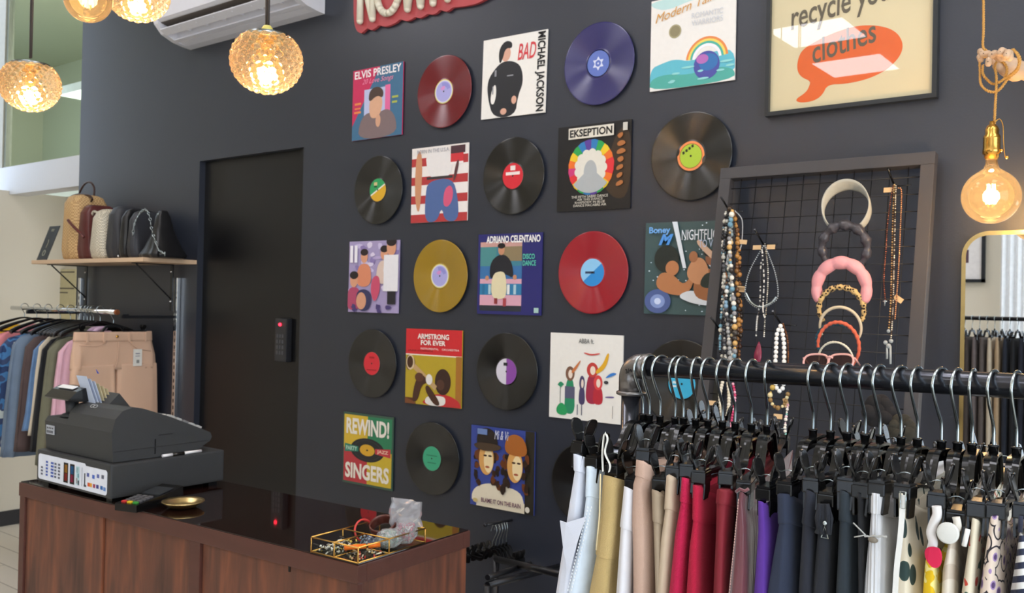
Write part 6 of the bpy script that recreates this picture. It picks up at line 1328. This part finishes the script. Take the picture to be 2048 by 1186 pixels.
    if gi == 2:
        mb = MB(); st = mat('white_ribbon', (236, 234, 226), rough=.6)
        mb.tube(curve3([near(1206, 943), near(1205, 905), near(1208, 872, .0), near(1212, 868), near(1215, 880), near(1210, 905), near(1220, 930), near(1218, 944)], 8), 1, st, prof=[(-.0004, -.0022), (.0004, -.0022), (.0004, .0022), (-.0004, .0022)], up=(1, .2, 0)); mb.done('hanging_loop', o)
        mb = MB(); mb.tube([near(1201, 948, -.004), near(1199, 1030, -.006), near(1192, 1100, -.006)], .0009, cloth('pale_piping', (222, 204, 160)), 6); mb.done('piping', o)
    if gi == 10:
        mb = MB(); st = mat('pale_thread', (190, 150, 140), rough=.7)
        for k in range(34): q = near(1477-k*.55, 1000+k*5.6, -.006); mb.box(q, (.0008, .001, .0022), st)
        mb.done('stitching', o); mb = MB(); mb.tube([near(1472, 984, -.002), near(1480, 978, -.002), near(1490, 982, -.002), near(1497, 978, -.002)], .0018, m_, 8); mb.done('drawstring_top', o)
    if gi == 14:
        mb = MB(); q = near(1650, 1052, -.004); mb.tube([q, q-Vector((.0035, 0, .012)), q+Vector((.0035, 0, -.012))], .0009, M_STEEL, 6, closed=True); mb.ball(q+Vector((0, 0, .003)), .0028, M_STEEL, 8, 6); mb.done('zip_pull', o)
        mb = MB(); random.seed(4)
        for k in range(14): a_ = near(1640+rnd(-2, 16), 1008, rnd(-.004, .004)); mb.tube([a_, a_+Vector((rnd(-.006, .006), 0, -.014)), a_+Vector((rnd(-.004, .004), 0, -.03))], .0022, m_, 6)
        mb.done('gathered_top', o)
    if gi == 17:
        mb = MB(); zz = [near(x, 1072+(x % 3)*.8, -.004) for x in range(1729, 1779, 5)]; mb.tube(curve3(zz, 3), .0011, mat('grey_drawstring', (176, 176, 172), rough=.8), 6); q = near(1746, 1080, -.006); mb.ball(q, (.005, .003, .003), mat('knotted_cord', (120, 112, 100), rough=.7), 8, 6)
        for dx, dz in ((-.02, .01), (-.018, -.004)): mb.tube([near(1731, 1070, -.005), near(1731, 1070, -.005)+Vector((dx*.6, 0, dz))], .0007, mat('grey_drawstring'), 5)
        mb.done('drawstring', o)
    if gi == 18:
        mb = MB(); st = mat('white_zip_tape', (226, 226, 222), rough=.6)
        mb.tube(curve3([near(1806, 990, -.006), near(1804, 1030, -.007), near(1800, 1080, -.009), near(1794, 1130, -.010), near(1790, 1190, -.010)], 6), 1, st, prof=[(-.0008, -.0024), (.0008, -.0024), (.0008, .0024), (-.0008, .0024)], up=(0, 1, 0)); mb.done('zip', o)
        mb = MB(); q = near(1806, 1000, -.010); mb.tube([q+Vector((-.0025, 0, .008)), q+Vector((.0025, 0, .008)), q+Vector((.0025, 0, -.008)), q+Vector((-.0025, 0, -.008))], .0009, M_STEEL, 6, closed=True); mb.done('zip_pull', o)
    if gi == 19:
        mb = MB(); st = cloth('white_strap_cotton', (226, 222, 220)); mb.tube(curve3([near(1873, 1012), near(1874, 1030), near(1866, 1050), near(1862, 1066), near(1866, 1085), near(1861, 1104)], 6), [.0042]*31, st, 10); mb.done('strap', o)
        mb = MB(); P = smooth_poly([near(1850, 1096, -.006), near(1866, 1092, -.008), near(1884, 1098, -.006), near(1884, 1132, -.007), near(1866, 1138, -.009), near(1850, 1116, -.007)], 2); mb.prism(P, (0, -.001, 0), cloth('pink_panel_cotton', (206, 30, 74))); mb.done('pink_panel', o)
    if gi == 20:
        mb = MB(); q = near(1896, 1066, -.006); R1 = Matrix.Rotation(radians(78), 3, 'X'); mb.lathe([(.001, .0015), (.008, .0015), (.0098, .0008), (.0098, -.0008), (.001, -.0015)], cloth('pale_grey_button_cloth', (214, 214, 208)), 28, c=q, R=R1); mb.done('covered_button', o)
        mb = MB(); mb.tube(curve3([near(1912, 1034), near(1915, 1052), near(1908, 1066), near(1898, 1082)], 6), .0035, cloth('cream_tab_cotton', (224, 218, 206)), 8); mb.done('tab', o)
    if gi == 21:
        mb = MB(); mb.tube([near(1936, 1058, -.004), near(1932, 1075, -.006), near(1928, 1092, -.006)], .0022, mat('white_zip_tape'), 8); mb.done('zip_pull', o)
    if gi == 23:
        mb = MB(); st = mat('white_strap_cotton'); mb.tube([near(2042, 1032), near(2040, 1064)], .002, cloth('navy_strap', (36, 40, 58)), 8); mb.done('strap', o)
# ================================================================== LOW RAIL BEHIND THE COUNTER
lr = thing('low_rail', (-1.9, 2.3, 0), 'low black steel stand in the gap right of the counter', 'stand')
def lt(name, pts, r=.012): mb = MB(); mb.tube(pts, r, M_BLACKP, 10); mb.done(name, lr)
yl = 2.62
lt('top_bar', [aty(992, 1118, 2.55), aty(1125, 1150, 2.2)], .011); lt('lower_bar', [aty(975, 1170, 2.2), aty(1125, 1132, 2.6)], .011); lt('lower_bar', [aty(975, 1155, 2.2), aty(1060, 1128, 2.5)], .009)
q0 = aty(992, 1118, 2.55); lt('post', [q0, (q0.x, q0.y, .01)]); q1 = aty(1125, 1150, 2.2); lt('post', [q1, (q1.x, q1.y, .01)]); q2 = aty(1125, 1132, 2.6); lt('post', [q2, (q2.x, q2.y, .01)]); q3 = aty(975, 1170, 2.2); lt('post', [q3, (q3.x, q3.y, .01)])
# spare hangers on a wall peg
q = aty(1004, 1046, D-.06)
mb = MB(); mb.cyl((q.x, D, q.z), (q.x, D-.16, q.z+.01), .005, M_BLACKP, 10); mb.ball((q.x, D-.16, q.z+.01), .009, M_BLACKP, 10, 6); tag(mb.done('wall_peg'), 'short black wall peg below the two-portrait sleeve carrying spare hangers', 'peg')
for i in range(5):
    h = copy_tree(HG); h.location = (q.x, D-.03-i*.022, q.z-.083); h.rotation_euler = (0, radians(-4+3*i), radians(90+(-14+8*i))); h.scale = (1, .62, 1)
    tag(h, 'spare black clip hanger hanging empty on the wall peg right of the counter', 'hanger'); h['group'] = 'spare hangers on the wall peg'
bpy.context.view_layer.update()
